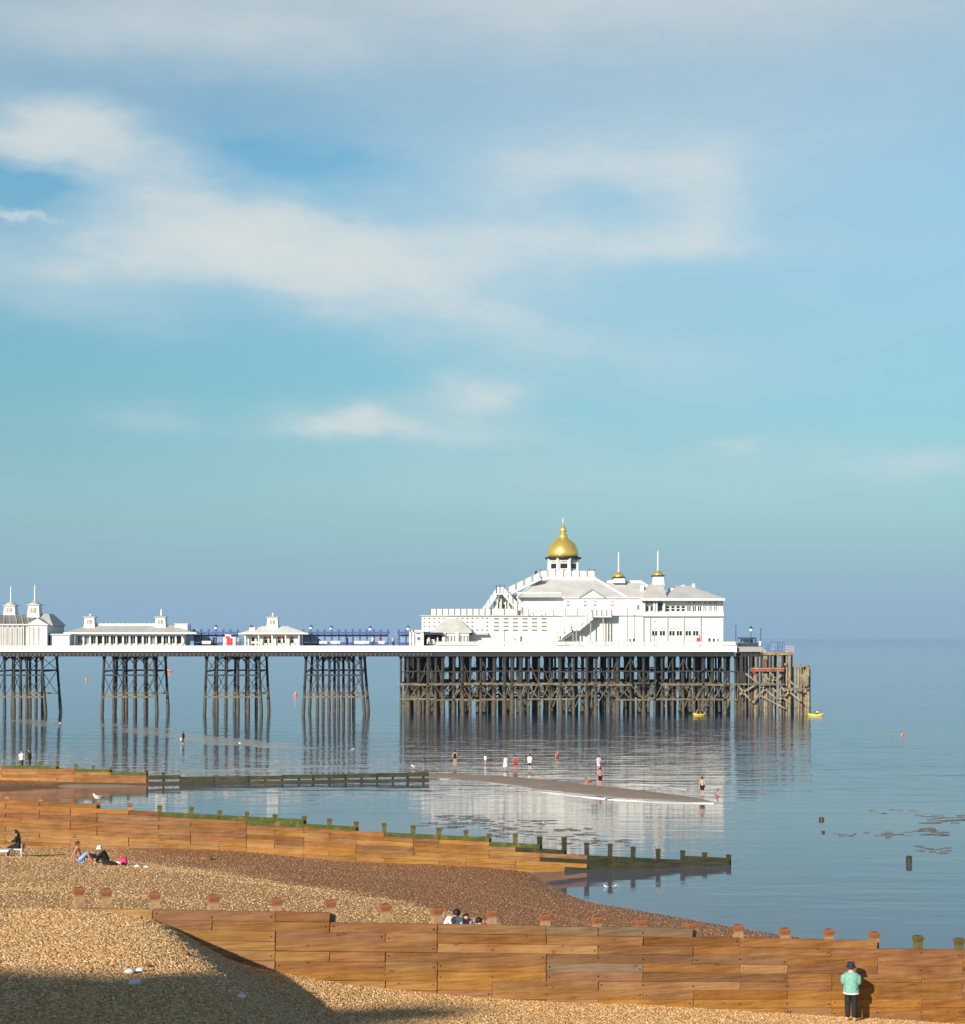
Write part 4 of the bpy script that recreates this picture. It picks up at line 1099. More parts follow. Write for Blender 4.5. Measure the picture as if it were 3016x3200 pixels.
# ---- long shelter with two turrets
LY = YF + 3.6
lng = thing('long_shelter', (wx(400, LY), LY + 3, DK), 'long white shelter with two small turrets and a row of windows', 'building')
pb('wall', 'white_paint', lng, 236, 578, 1984, 2021, LY + 1.0, 6)
pb('sill_wall', 'white_board', lng, 234, 580, 2014, 2021, LY + .6, .5)
MB().hip(wx(200, LY), wx(612, LY), LY - .6, LY + 8, wz(1978, LY), wx(262, LY), wx(528, LY), LY + 3, LY + 5, wz(1954, LY + 3)).build('roof', M['pale_roof'], lng)
pb('eave', 'white_paint', lng, 198, 614, 1976.5, 1981, LY - .8, 8.8)
for i in range(16):
    a = 241 + i * 20.6
    window(lng, a + 1, a + 19, 1986, 2013, LY + 1.0, panes=2 if i % 3 else 1, glass='glass_pale' if i in (0, 1, 11) else 'glass_dark')
for i in range(17): pb('shelter_post', 'white_paint', lng, 240 + i * 20.6 - 2.2, 240 + i * 20.6 + 2.2, 1981, 2021, LY + .3, .2)
MB().bar((wx(290, LY), LY + 2.9, wz(1952, LY + 3)), (wx(490, LY), LY + 2.9, wz(1952, LY + 3)), .12, .3).build('ridge', M['white_board'], lng)
for i in range(14): pb('ridge_crest', 'white_board', lng, 300 + i * 13.6, 306 + i * 13.6, 1948, 1954, LY + 2.95, .1)
spire_turret(lng, 279, LY + 2, 1962, 1930, 31, 1923, 1919, cap='pale_roof', gold=False)
spire_turret(lng, 501, LY + 2, 1962, 1930, 31, 1923, 1902, cap='pale_roof', gold=False)
pb('roof_sign', 'white_board', lng, 546, 586, 1951, 1972, LY + 2, .6); pb('sign_side', 'blue_paint', lng, 587, 594, 1952, 1970, LY + 2, .6); pb('sign_frame', 'pale_roof', lng, 544, 588, 1948, 1951, LY + 1.9, .8)
pb('side_wall', 'blue_glass', lng, 584, 606, 1982, 2021, LY + 2, .1)

# ---- middle kiosk
mk = thing('sweet_kiosk', (wx(853, LY), LY + 3, DK), 'small white kiosk with a single turret, red goods behind its windows', 'kiosk')
pb('wall', 'white_paint', mk, 766, 932, 1983, 2021, LY + 1.0, 6)
MB().hip(wx(748, LY), wx(960, LY), LY - .6, LY + 8, wz(1979, LY), wx(812, LY), wx(892, LY), LY + 3, LY + 5, wz(1957, LY + 3)).build('roof', M['white_board'], mk)
pb('eave', 'white_paint', mk, 745, 963, 1977.5, 1982, LY - .8, 8.8)
spire_turret(mk, 851, LY + 2, 1964, 1931, 33, 1925, 1914, cap='pale_roof', gold=False)
pb('roof_box', 'white_paint', mk, 779, 797, 1961, 1973, LY + 1, 1.5)
for (a, b) in ((770, 782), (936, 940)): pb('corner_post', 'white_board', mk, a, a + 4, 1982, 2021, LY + .1, .2)
for (a, b) in ((784, 798), (800, 814)):
    window(mk, a, b, 1990, 2006, LY + 1.0); window(mk, a, b, 2010, 2019, LY + 1.0)
for i, a in enumerate((824, 840, 866, 882, 906)):
    w_ = window(mk, a, a + 14, 1988, 2012, LY + 1.0)
    MB().box(wx(a + 3, LY), wx(a + 11, LY), LY + .93, LY + .98, wz(1999, LY), wz(1991 + (i % 2) * 3, LY)).build('goods', M['red'], w_)
for i in range(5): pb('veranda_post', 'white_paint', mk, 766 + i * 42 - 2, 766 + i * 42 + 2, 1982, 2021, LY - .3, .2)

# ---- blue windscreen shelters down the middle of the deck
def windscreen(u0, u1, label, Y=YF + 8.6):
    w = thing('windscreen', (wx((u0 + u1) / 2, Y), Y, DK), label, 'windscreen', 'blue windscreens along the pier deck')
    n = max(2, round((u1 - u0) / 22))
    pb('canopy', 'blue_paint', w, u0 - 4, u1 + 4, 1974, 1980, Y - 1.2, 2.4)
    pb('base_board', 'blue_paint', w, u0, u1, 2008, 2021, Y - .1, .2)
    for i in range(n + 1):
        u = u0 + (u1 - u0) * i / n
        pb('screen_post', 'blue_paint', w, u - 1.5, u + 1.5, 1980, 2021, Y - .2, .16)
        pb('canopy_knob', 'blue_paint', w, u - 3, u + 3, 1966, 1974, Y - .4, .4)
    for i in range(n):
        a, b = u0 + (u1 - u0) * i / n + 1.8, u0 + (u1 - u0) * (i + 1) / n - 1.8
        pb('pane', 'blue_glass', w, a, b, 1986, 2007, Y - .03, .05); pb('mid_rail', 'blue_paint', w, a, b, 1983, 1986, Y - .1, .1)
windscreen(606, 742, 'blue framed windscreen between the long shelter and the small turreted kiosk')
windscreen(948, 1212, 'longest blue framed windscreen, between the small kiosk and the tea kiosk')
windscreen(1246, 1290, 'short blue framed windscreen beside the tea kiosk')

# ---- lamp posts
def lamp(u, vt, vb, Y, label, m='blue_paint', globe=True, arm=False):
    t = thing('lamp_post', (wx(u, Y), Y, wz(vb, Y)), label, 'lamp post', 'lamp posts on the pier')
    x = wx(u, Y); z0, z1 = wz(vb, Y), wz(vt, Y)
    MB().lathe((x, Y, z0), [(.16, 0), (.15, .5), (.07, .6), (.055, z1 - z0 - (.9 if globe else 0))], 8).build('pole', M[m], t, True)
    if globe:
        MB().lathe((x, Y, z1 - .95), [(.10, 0), (.26, .18), (.27, .45), (.16, .62)], 10).build('lantern', M['cloth_white'], t, True)
        MB().lathe((x, Y, z1 - .40), [(.34, 0), (.30, .12), (.12, .3), (.04, .4)], 10).build('lantern_cap', M[m], t, True)
    else:
        MB().lathe((x, Y, z1 - .05), [(.055, 0), (.12, .08), (.09, .2)], 8).build('lantern', M[m], t, True)
    return t
for u, v, lb in ((675, 1952, 'blue lamp post above the windscreen left of the small kiosk'), (785, 1953, 'blue lamp post behind the left roof slope of the small kiosk'), (972, 1952, 'blue lamp post just right of the small kiosk'),
              (1035, 1954, 'second blue lamp post right of the small kiosk'), (1157, 1955, 'blue lamp post towards the seaward end of the long windscreen'), (1275, 1954, 'blue lamp post beside the tea kiosk')):
    lamp(u, v, 2020, YF + 10, lb)
for u, v, lb in ((1577, 1972, 'thin grey lamp post before the louvred pavilion wing'), (1750, 1990, 'short thin lamp post at the foot of the outside stair'), (1895, 1986, 'dark thin lamp post below the pavilion balcony'),
              (1961, 1902, 'tall thin lamp post before the right half of the hall'), (2046, 1986, 'thin lamp post before the lower pavilion windows'), (2186, 1986, 'thin lamp post right of the lower pavilion windows')):
    lamp(u, v, 2017.6, YF + .9, lb, 'roof_slate', False)
for u, v, lb in ((2300, 1957, 'lamp post at the corner where the white pier deck ends'), (2347, 1957, 'lamp post standing behind the small dark cabin'), (2378, 1968, 'lamp post right of the small dark cabin')):
    lamp(u, v, 2019.5, YF + 6, lb, 'navy_paint', u == 2347)
# red sign board by the railing
sg = thing('red_sign', (wx(2183, YF + .6), YF + .6, DK), 'small red board on the railing below the pavilion corner', 'sign')
pb('board', 'red', sg, 2177, 2189, 1993, 2007, YF + .58, .06); pb('sign_leg', 'iron', sg, 2182, 2184, 2007, 2019, YF + .58, .06)

# ---- landing stage at the seaward end
LSY = YF + 1.0
ls = thing('landing_stage', (wx(2420, LSY), LSY + 6, -1.5), 'weathered timber and iron landing stage beyond the white deck end', 'landing stage')
pb('upper_deck', 'concrete_grey', ls, 2306, 2384, 2021, 2037, LSY, 14)
pb('lower_deck', 'bleached_timber', ls, 2384.5, 2482, 2036, 2047, LSY + .3, 12)
pb('deck_beam', 'iron', ls, 2306, 2384, 2037.5, 2052, LSY + .6, .5)
MB().hip(wx(2376, LSY), wx(2400, LSY), LSY + .2, LSY + 3, wz(2040, LSY), wx(2376, LSY), wx(2384, LSY), LSY + .2, LSY + 3, wz(2021, LSY)).build('ramp', M['concrete_grey'], ls)
def cage(u0, u1, v0, v1, Y, m='blue_paint'):
    mb = MB(); k = Y / FPX
    n = max(2, round((u1 - u0) / 5))
    for i in range(n + 1):
        u = u0 + (u1 - u0) * i / n; mb.box(wx(u, Y) - .03, wx(u, Y) + .03, Y, Y + .06, wz(v1, Y), wz(v0, Y))
    for v in (v0, (v0 + v1) / 2, v1 - 1): mb.box(wx(u0, Y), wx(u1, Y), Y - .02, Y + .04, wz(v, Y) - .05, wz(v, Y))
    mb.build('mesh_fence', M[m], ls)
cage(2392, 2408, 2014, 2036, LSY + .5); cage(2408, 2430, 2007, 2036, LSY + .6); cage(2430, 2451, 2006, 2036, LSY + .6); cage(2455, 2480, 2018, 2036, LSY + .5, 'cloth_lilac')
pb('mesh_fence', 'blue_glass', ls, 2409, 2429, 2010, 2034, LSY + 3, .04)
# iron platform, rusty
pb('rusty_beam', 'rust', ls, 2344, 2450, 2091, 2099, LSY - .2, .5); pb('rusty_beam', 'rust', ls, 2350, 2452, 2088, 2092, LSY + 4, .4)
pb('platform', 'bleached_timber', ls, 2346, 2452, 2087, 2090.5, LSY, 6)
MB().bar((wx(2352, LSY), LSY - .1, wz(2100, LSY)), (wx(2372, LSY), LSY - .1, wz(2114, LSY)), .2, .25).build('rusty_brace', M['rust'], ls)
pb('warning_board', 'rust', ls, 2387, 2396, 2060, 2086, LSY + .2, .1)
rl = random.Random(9)
def pile(u, vt, Y, r, m, lean=0.0, vb=2262):
    x = wx(u, Y); zt = wz(vt, Y)
    mb = MB().lathe((0, 0, 0), [(r * 1.15, -1.5), (r * 1.1, 1.0), (r, 3.0), (r * .95, zt - .1), (r * .8, zt)], 8)
    me = mb.mesh('pile', True); me.materials.append(M[m]); inst('pile', me, ls, (x, Y, 0), (rl.uniform(-.02, .02), lean + rl.uniform(-.015, .015), rl.random()))
for u in range(2306, 2476, 9):
    for yy in (LSY + .8, LSY + 5.5, LSY + 10.5):
        if rl.random() < .85: pile(u + rl.uniform(-4, 4), 2047 if u > 2384 else 2040, yy, rl.uniform(.16, .27), rl.choice(('weathered_iron', 'weathered_iron', 'bleached_timber')))
for u, vt in ((2360, 2092), (2447, 2080), (2455, 2076), (2466, 2080), (2472, 2042), (2478, 2084), (2488, 2080), (2496, 2086), (2504, 2082), (2511, 2083), (2519, 2080), (2527, 2078), (2529, 2088)):
    pile(u, vt, LSY + rl.uniform(-.3, 4), rl.uniform(.17, .27), 'bleached_timber', vb=2230)
for i in range(7): pb('fender_board', 'bleached_timber', ls, 2500 + i * 3.9, 2503.4 + i * 3.9, 2106 + rl.uniform(-3, 3), 2140 + rl.uniform(-4, 8), LSY - .35, .14)
for (a, b) in (((2372, 2138), (2440, 2196)), ((2440, 2110), (2372, 2150)), ((2405, 2100), (2452, 2160)), ((2372, 2172), (2452, 2214)), ((2310, 2170), (2360, 2140)), ((2305, 2142), (2345, 2190)), ((2330, 2105), (2372, 2138)), ((2460, 2120), (2500, 2160)), ((2412, 2150), (2470, 2200)), ((2430, 2190), (2480, 2150)), ((2380, 2105), (2420, 2140)), ((2452, 2150), (2500, 2190)), ((2390, 2150), (2350, 2196))):
    MB().bar((wx(a[0], LSY), LSY - .25, wz(a[1], LSY)), (wx(b[0], LSY), LSY - .25, wz(b[1], LSY)), .22, .3).build('raking_brace', M['bleached_timber'], ls)
pb('cross_beam', 'barnacled_beam', ls, 2300, 2452, 2136, 2141, LSY - .5, .3); pb('cross_beam', 'barnacled_beam', ls, 2452, 2530, 2150, 2154, LSY - .4, .3)
for u in (2455, 2487, 2505, 2527): pb('bollard', 'bleached_timber', ls, u - 3, u + 3, 2072, 2080, LSY + .3, .3)
cab = thing('cabin', (wx(2347, LSY), LSY + 3, wz(2021, LSY)), 'small dark blue glazed cabin on the landing stage', 'cabin')
pb('cabin_base', 'navy_paint', cab, 2314, 2382, 2010, 2021, LSY + 2, 3); pb('roof', 'navy_paint', cab, 2315, 2364, 1992, 1996, LSY + 1.9, 3.2)
for u in (2317, 2329, 2341, 2353, 2362): pb('corner_post', 'navy_paint', cab, u - 2, u + 2, 1996, 2010, LSY + 2, .2)
for u in (2319, 2331, 2343): pb('pane', 'cloth_white' if u != 2343 else 'blue_glass', cab, u + .5, u + 9, 1997, 2008, LSY + 4.6, .05)
pb('sign_panel', 'cloth_white', cab, 2372, 2379, 2004, 2019, LSY + 1.7, .1)

# ---- benches and stalls on the open deck
def bench(u, label, w=26, Y=YF + 2.8, m='white_board'):
    t = thing('bench', (wx(u, Y), Y, DK), label, 'bench', 'white benches on the pier deck')
    pb('seat', m, t, u - w / 2, u + w / 2, 2010, 2012.5, Y, .5); pb('backrest', m, t, u - w / 2, u + w / 2, 2003, 2009, Y + .5, .08)
    for s in (-1, 1): pb('leg', 'iron', t, u + s * w * .42 - 1, u + s * w * .42 + 1, 2012.6, 2019, Y + .1, .35)
for u, lb, w in ((645, 'white bench left of the red and white stall', 28), (1048, 'white bench before the middle of the long windscreen', 30), (1130, 'wide white bench before the long windscreen', 46), (1010, 'white bench just right of the small kiosk lamp posts', 24), (1192, 'white bench nearest the end of the long windscreen', 20)):
    bench(u, lb, w)
st = thing('stall', (wx(716, YF + 2.6), YF + 2.6, DK), 'red and white stall beside the small turreted kiosk', 'stall')
pb('cabinet', 'white_paint', st, 697, 736, 1991, 2019, YF + 2.6, 1.2); pb('front_panel', 'red', st, 708, 726, 1994, 2016, YF + 2.5, .08); pb('roof', 'white_board', st, 703, 722, 1983, 1991, YF + 2.7, 1.0); pb('sign_panel', 'red', st, 704, 716, 1988, 1993, YF + 2.45, .1)

# ------------------------------------------------------------------ people
POSE = {
 'stand': dict(pelvis=(0, 0, .52), belly=(0, 0, .61), chest=(0, -.005, .71), neck=(0, 0, .822), hb=(0, -.008, .862), hc=(0, -.012, .912), ht=(0, -.004, .962),
    sh=(.100, 0, .795), el=(.128, .012, .635), wr=(.135, -.03, .495), hip=(.050, 0, .50), kn=(.054, -.010, .278), an=(.055, .010, .042), toe=(.062, -.085, .018)),
}
def pose(**kw): d = dict(POSE['stand']); d.update(kw); return d
POSE['arms_front'] = pose(el=(.135, -.02, .63), wr=(.06, -.13, .60), sh=(.105, 0, .79), neck=(0, -.012, .82), hb=(0, -.03, .858), hc=(0, -.04, .905), ht=(0, -.035, .955))
POSE['walk'] = pose(kn=(.05, -.05, .285), an=(.05, .06, .05))
POSE['sit'] = pose(pelvis=(0, 0, .062), belly=(0, .03, .145), chest=(0, .065, .25), neck=(0, .075, .36), hb=(0, .062, .40), hc=(0, .052, .45), ht=(0, .058, .50), sh=(.1, .075, .335), el=(.135, .15, .19), wr=(.14, .20, .03),
    hip=(.052, -.02, .062), kn=(.065, -.20, .245), an=(.065, -.27, .04), toe=(.068, -.35, .02))
POSE['hunch'] = dict(POSE['sit'], neck=(0, .045, .355), hb=(0, .01, .375), hc=(0, -.015, .405), ht=(0, -.022, .452), sh=(.112, .06, .345))
POSE['huddle'] = pose(pelvis=(0, 0, .065), belly=(0, -.02, .15), chest=(0, -.06, .25), neck=(0, -.12, .33), hb=(0, -.155, .355), hc=(0, -.19, .39), ht=(0, -.21, .435), sh=(.1, -.09, .31), el=(.12, -.20, .19), wr=(.05, -.27, .12),
    hip=(.052, -.02, .062), kn=(.07, -.20, .21), an=(.065, -.26, .04), toe=(.068, -.34, .02))
POSE['chair'] = pose(pelvis=(0, 0, .27), belly=(0, .02, .36), chest=(0, .01, .47), neck=(0, -.02, .58), hb=(0, -.05, .615), hc=(0, -.075, .66), ht=(0, -.08, .71), sh=(.1, 0, .555), el=(.12, -.06, .41), wr=(.05, -.18, .42),
    hip=(.052, -.02, .26), kn=(.06, -.25, .25), an=(.06, -.27, .04), toe=(.062, -.35, .02))
POSE['bend'] = pose(pelvis=(0, .06, .33), belly=(0, -.01, .40), chest=(0, -.10, .45), neck=(0, -.20, .50), hb=(0, -.235, .515), hc=(0, -.275, .53), ht=(0, -.31, .555), sh=(.1, -.17, .46), el=(.11, -.19, .30), wr=(.07, -.23, .16),
    hip=(.052, .06, .31), kn=(.07, -.07, .21), an=(.06, .03, .04), toe=(.065, -.06, .018))
RAD = dict(skirt=.070, pelvis=.074, belly=.066, chest=.076, neck=.032, hb=.040, hc=.053, ht=.036, sh=.036, el=.025, wr=.018, hip=.056, kn=.037, an=.024, toe=.020)

def skin_mesh(name, pts, edges, rads, subdiv=1):
    me = bpy.data.meshes.new(name); me.from_pydata(pts, edges, [])
    o = bpy.data.objects.new(name + '_tmp', me); COL.objects.link(o)
    md = o.modifiers.new('skin', 'SKIN'); md.branch_smoothing = .4; md.use_smooth_shade = True
    sv = me.skin_vertices[0].data
    for i, r in enumerate(rads):
        sv[i].radius = (r, r); sv[i].use_root = (i == 0)
    sb = o.modifiers.new('sub', 'SUBSURF'); sb.levels = subdiv; sb.render_levels = subdiv
    dg = bpy.context.evaluated_depsgraph_get(); dg.update()
    out = bpy.data.meshes.new_from_object(o.evaluated_get(dg))
    bpy.data.objects.remove(o); bpy.data.meshes.remove(me)
    for p in out.polygons: p.use_smooth = True
    out.materials.clear()
    return out

def person(label, loc, h, pos='stand', heading=0.0, group=None, skin='skin', hair='hair_dark', top=None, top_long=False, bottom=None, bottom_long=False, suit=None, dress=None, hat=None, shoes=None,
           collar=None, hem=None, asym=True, sunk=0.0, longhair=False, bulk=0.0):
    P = POSE[pos]; Lx = Vector(loc) - Vector((0, 0, sunk)); rot = Matrix.Rotation(heading, 4, 'Z')
    rr = random.Random(hash(label) % 1000 if False else sum(map(ord, label)))
    pts, rads, idx = [], [], {}
    def put(k, p, r): idx[k] = len(pts); pts.append(tuple(Vector(p) * h)); rads.append(r * h)
    for k in ('pelvis', 'belly', 'chest', 'neck', 'hb', 'hc', 'ht'): put(k, P[k], RAD[k])
    jig = lambda p, s: (p[0] + (rr.uniform(-.012, .012) if asym else 0), p[1] + (rr.uniform(-.03, .03) if asym and s else 0), p[2])
    for sd_, sx in (('L', 1), ('R', -1)):
        for k in ('sh', 'el', 'wr', 'hip', 'kn', 'an', 'toe'):
            x, y, z = jig(P[k], k in ('el', 'wr', 'an')) if pos in ('stand', 'walk') else P[k]
            put(k + sd_, (sx * x, y, z), RAD[k])
        # palm and five fingers, bent
        w = Vector(pts[idx['wr' + sd_]]) / h; e = Vector(pts[idx['el' + sd_]]) / h; d = (w - e).normalized()
        side = Vector((0, 1, 0)); side = (side - d * side.dot(d)).normalized()
        put('palm' + sd_, w + d * .045, .020)
        for f in range(4):
            b = w + d * .068 + side * (f - 1.5) * .0095; ln = (.030, .038, .035, .026)[f]
            put('f%d' % f + sd_, b, .0058); put('t%d' % f + sd_, b + d * ln + Vector((-sx, 0, 0)) * .012, .0045)
        put('th0' + sd_, w + d * .030 - side * .020, .0066); put('th1' + sd_, w + d * .055 - side * .034, .0052)
    put('nose', Vector(P['hc']) + Vector((0, -.058, -.006)), .010)
    for sd_, sx in (('L', 1), ('R', -1)): put('ear' + sd_, Vector(P['hc']) + Vector((sx * .054, .006, -.004)), .011)
    E = [('pelvis', 'belly'), ('belly', 'chest'), ('chest', 'neck'), ('neck', 'hb'), ('hb', 'hc'), ('hc', 'ht'), ('hc', 'nose'), ('hc', 'earL'), ('hc', 'earR')]
    for s in 'LR':
        E += [('chest', 'sh' + s), ('sh' + s, 'el' + s), ('el' + s, 'wr' + s), ('wr' + s, 'palm' + s), ('pelvis', 'hip' + s), ('hip' + s, 'kn' + s), ('kn' + s, 'an' + s), ('an' + s, 'toe' + s)]
        for f in range(4): E += [('palm' + s, 'f%d' % f + s), ('f%d' % f + s, 't%d' % f + s)]
        E += [('palm' + s, 'th0' + s), ('th0' + s, 'th1' + s)]
    t = thing('person', loc, label, 'person', group)
    T = Matrix.Translation(Lx) @ rot
    def lay(name, me, m):
        me.transform(T); return link_mesh(name, me, M[m], t)
    lay('body', skin_mesh('body', pts, [(idx[a], idx[b]) for a, b in E], rads), skin)
    def cover(name, keys, edges, m, grow, over=None):
        ks = {k: i for i, k in enumerate(keys)}
        rs = [(RAD[k[:-1] if k[-1] in 'LR' and k[:-1] in RAD else k] * (over or {}).get(k, 1.0) + grow) * h for k in keys]
        me = skin_mesh(name, [pts[idx[k]] for k in keys], [(ks[a], ks[b]) for a, b in edges], rs)
        return lay(name, me, m)
    up_ = pos in ('stand', 'walk', 'arms_front')
    if (top or suit) and up_:
        e = bulk * .8
        rings = [(.455, .116, .088), (.47, .121, .092), (.52, .127, .101), (.58, .112, .092), (.65, .106, .088), (.72, .120, .092), (.775, .126, .084), (.805, .098, .066), (.825, .05, .045)] if top else \
                [(.455, .060, .060), (.475, .112, .084), (.51, .117, .090), (.58, .094, .080), (.65, .096, .082), (.72, .106, .086), (.765, .096, .070), (.78, .05, .05)]
        n_ = 18; vs_ = []
        for z_, rx_, ry_ in rings:
            yo = P['chest'][1] * min(1, max(0, (z_ - .52) / .2))
            for k_ in range(n_):
                t_ = 2 * math.pi * k_ / n_; wr_ = 1 + .035 * noise.noise(Vector((math.cos(t_) * 2.2, math.sin(t_) * 2.2, z_ * 22 + len(label))))
                vs_.append(((rx_ + e) * h * math.cos(t_) * wr_, ((ry_ + e) * math.sin(t_) * wr_ + yo) * h, z_ * h))
        m2 = MB(); m2.add(vs_, [(i_ * n_ + k_, i_ * n_ + (k_ + 1) % n_, (i_ + 1) * n_ + (k_ + 1) % n_, (i_ + 1) * n_ + k_) for i_ in range(len(rings) - 1) for k_ in range(n_)] + [tuple(range(n_))[::-1], tuple((len(rings) - 1) * n_ + k_ for k_ in range(n_))])
        lay('top' if top else 'swimsuit', m2.mesh('top', True), top or suit)
        if top:
            for s in 'LR': cover('sleeve', ['sh' + s, 'el' + s] + (['wr' + s] if top_long else []), [('sh' + s, 'el' + s)] + ([('el' + s, 'wr' + s)] if top_long else []), top, .014 + bulk)
    elif top or suit:
        m_ = top or suit
        ks = ['chest', 'belly', 'pelvis', 'shL', 'shR']; ed = [('chest', 'belly'), ('belly', 'pelvis'), ('chest', 'shL'), ('chest', 'shR')]
        if suit: ks += ['hipL', 'hipR']; ed += [('pelvis', 'hipL'), ('pelvis', 'hipR')]
        if top: ks += ['elL', 'elR']; ed += [('shL', 'elL'), ('shR', 'elR')]
        if top and top_long: ks += ['wrL', 'wrR']; ed += [('elL', 'wrL'), ('elR', 'wrR')]
        cover('top' if top else 'swimsuit', ks, ed, m_, (.014 if top else .016) + bulk, dict(hipL=1.12, hipR=1.12, chest=1.1, pelvis=1.1))
    if bottom:
        ks = ['pelvis', 'hipL', 'knL', 'hipR', 'knR'] + (['anL', 'anR'] if bottom_long else [])
        ed = [('pelvis', 'hipL'), ('hipL', 'knL'), ('pelvis', 'hipR'), ('hipR', 'knR')] + ([('knL', 'anL'), ('knR', 'anR')] if bottom_long else [])
        cover('trousers' if bottom_long else 'shorts', ks, ed, bottom, .008 + bulk * .9, dict(pelvis=.8, hipL=.86, hipR=.86) if top and up_ else None)
    if shoes: 
        for s in 'LR': cover('shoe', ['an' + s, 'toe' + s], [('an' + s, 'toe' + s)], shoes, .010)
    if dress:
        mb = MB(); c = Vector(P['chest']) * h
        mb.lathe((0, 0, 0), [(.16 * h, .24 * h), (.145 * h, .36 * h), (.115 * h, .52 * h), (.09 * h, .62 * h), (.10 * h, .72 * h), (.085 * h, .79 * h), (.04 * h, .815 * h)], 14)
        mb.v = [(x * (1 + .06 * math.sin(z * 9 + x * 20)), y * .75, z) for x, y, z in mb.v]
        lay('dress', mb.mesh('dress', True), dress)
    hc = Vector(P['hc']) * h; up = (Vector(P['ht']) - Vector(P['hb'])).normalized()
    back = Vector((0, 1, 0)); back = (back - up * back.dot(up)).normalized()
    q = up.to_track_quat('Z', 'Y').to_matrix().to_4x4()
    if hair:
        bm = bmesh.new(); bmesh.ops.create_icosphere(bm, subdivisions=3, radius=1.0)
        for v in bm.verts:
            n_ = 1 + .05 * noise.noise(v.co * 3.0)
            v.co = Vector((v.co.x * .060, v.co.y * .064, v.co.z * .062)) * h * n_
            if v.co.y < -.02 * h and v.co.z < .02 * h: v.co.y = -.02 * h + (v.co.y + .02 * h) * .15
        me = bpy.data.meshes.new('hair'); bm.to_mesh(me); bm.free()
        for p in me.polygons: p.use_smooth = True
        me.transform(Matrix.Translation(hc + back * .014 * h + up * .010 * h))
        lay('hair', me, hair)
        if longhair:
            mb = MB().tube([hc + back * .05 * h, hc + back * .065 * h - up * .07 * h, hc + back * .06 * h - up * .14 * h], [.045 * h, .05 * h, .03 * h], 8); lay('hair', mb.mesh('hair', True), hair)
    if hat:
        mb = MB().lathe((0, 0, 0), [(.092 * h, -.020 * h), (.088 * h, -.008 * h), (.066 * h, .004 * h), (.064 * h, .055 * h), (.052 * h, .072 * h), (.02 * h, .076 * h)], 16)
        me = mb.mesh('hat', True); me.transform(Matrix.Translation(hc + up * .006 * h)); lay('hat', me, hat)
    ey = MB()
    for s in (-1, 1): ey.lathe(tuple(hc + Vector((s * .020 * h, -.050 * h, .006 * h))), [(.001 * h, -.006 * h), (.006 * h, 0), (.001 * h, .006 * h)], 6)
    lay('eyes', ey.mesh('eyes', True), 'hair_dark')
    if collar:
        c = Vector(P['neck']) * h; mb = MB().lathe(tuple(c), [(.074 * h, -.030 * h), (.066 * h, -.006 * h), (.050 * h, .012 * h)], 12); lay('collar', mb.mesh('collar', True), collar)
    if hem:
        c = Vector(P['pelvis']) * h; mb = MB().lathe((0, 0, 0), [((.090 + bulk * .8) * h, -.068 * h), ((.096 + bulk * .8) * h, -.056 * h), ((.094 + bulk * .8) * h, -.040 * h)], 16); mb.v = [(q_[0] * 1.30 + c.x, q_[1] * 1.0 + c.y, q_[2] + c.z) for q_ in mb.v]; lay('jacket_hem', mb.mesh('hem', True), hem)
    return t

def stand_at(u, vhead, h, z0=0.0):
    Y = (HC - z0 - h) * FPX / (vhead - VH); return (wx(u, Y), Y, z0)

# the walker by the nearest groyne
gx_ = wx(2655, 45.2)
person('person in mint jacket and dark bucket hat walking beside the nearest groyne', (10.40, 45.15, zA(10.40, 45.15) + .035), 1.66, 'arms_front', R(180 - 12), hair='hair_dark', top='cloth_mint', top_long=True, bottom='cloth_charcoal', bottom_long=True, hat='cloth_navy', shoes='cloth_white', collar='cloth_white', hem='cloth_white', bulk=.012)
# beach sitters
def on_mid(x, y): return (x, y, zB(x, y) + .01)
x, y = wx(272, 70.4), 70.4
person('shirtless person in blue shorts sitting on the shingle with knees up', on_mid(x - .3, y), 1.75, 'sit', R(90), skin='skin_tanned', hair='hair_brown', bottom='cloth_blue')
x, y = wx(334, 70.2), 70.2
person('person in black with a pale cap huddled beside the shirtless sitter', on_mid(x, y), 1.70, 'huddle', R(-90), top='cloth_black', top_long=True, bottom='cloth_black', bottom_long=True, hat='cloth_white')
x, y = wx(56, 74.6), 74.6
person('person in long black clothes sitting on a white chair at the mossy groyne', on_mid(x, y), 1.66, 'chair', R(-90), top='cloth_black', top_long=True, bottom='cloth_black', bottom_long=True, shoes='cloth_black', longhair=True)
ch = thing('beach_chair', on_mid(x, y), 'low white beach chair under the person in black', 'chair'); zc = zB(x, y)
part_box('seat', M['cloth_white'], ch, x - .25, x + .25, y - .25, y + .25, zc + .32, zc + .36); part_box('backrest', M['concrete_grey'], ch, x + .22, x + .26, y - .22, y + .22, zc + .36, zc + .58)
for sx in (-.22, .22):
    for sy in (-.22, .22): MB().bar((x + sx, y + sy, zc - .02), (x + sx * .9, y + sy, zc + .33), .035, .035).build('leg', M['cloth_white'], ch)
# three heads above the boarding
for u, vh_, dy, lb, tp, hd in ((1427, 2838, 1.1, 'person in white top sitting behind the nearest groyne, leftmost of three heads', 'cloth_white', 150), (1456, 2852, 1.0, 'dark haired person behind the nearest groyne, middle of three heads', 'cloth_lilac', 20), (1497, 2864, 1.2, 'dark haired child behind the nearest groyne, lowest of three heads', 'cloth_red', 200)):
    k = (u - UC) / FPX; Yg = G1Y(0) / (1 - .3796 * k); Y = Yg + dy; x = wx(u, Y); zg = zB(x, Y)
    zt = wz(vh_, Y); hh = max(1.0, min(1.9, (zt - zg) / .49))
    person(lb, (x, Y, zg), hh, 'hunch', R(hd), top=tp, bottom='cloth_navy')
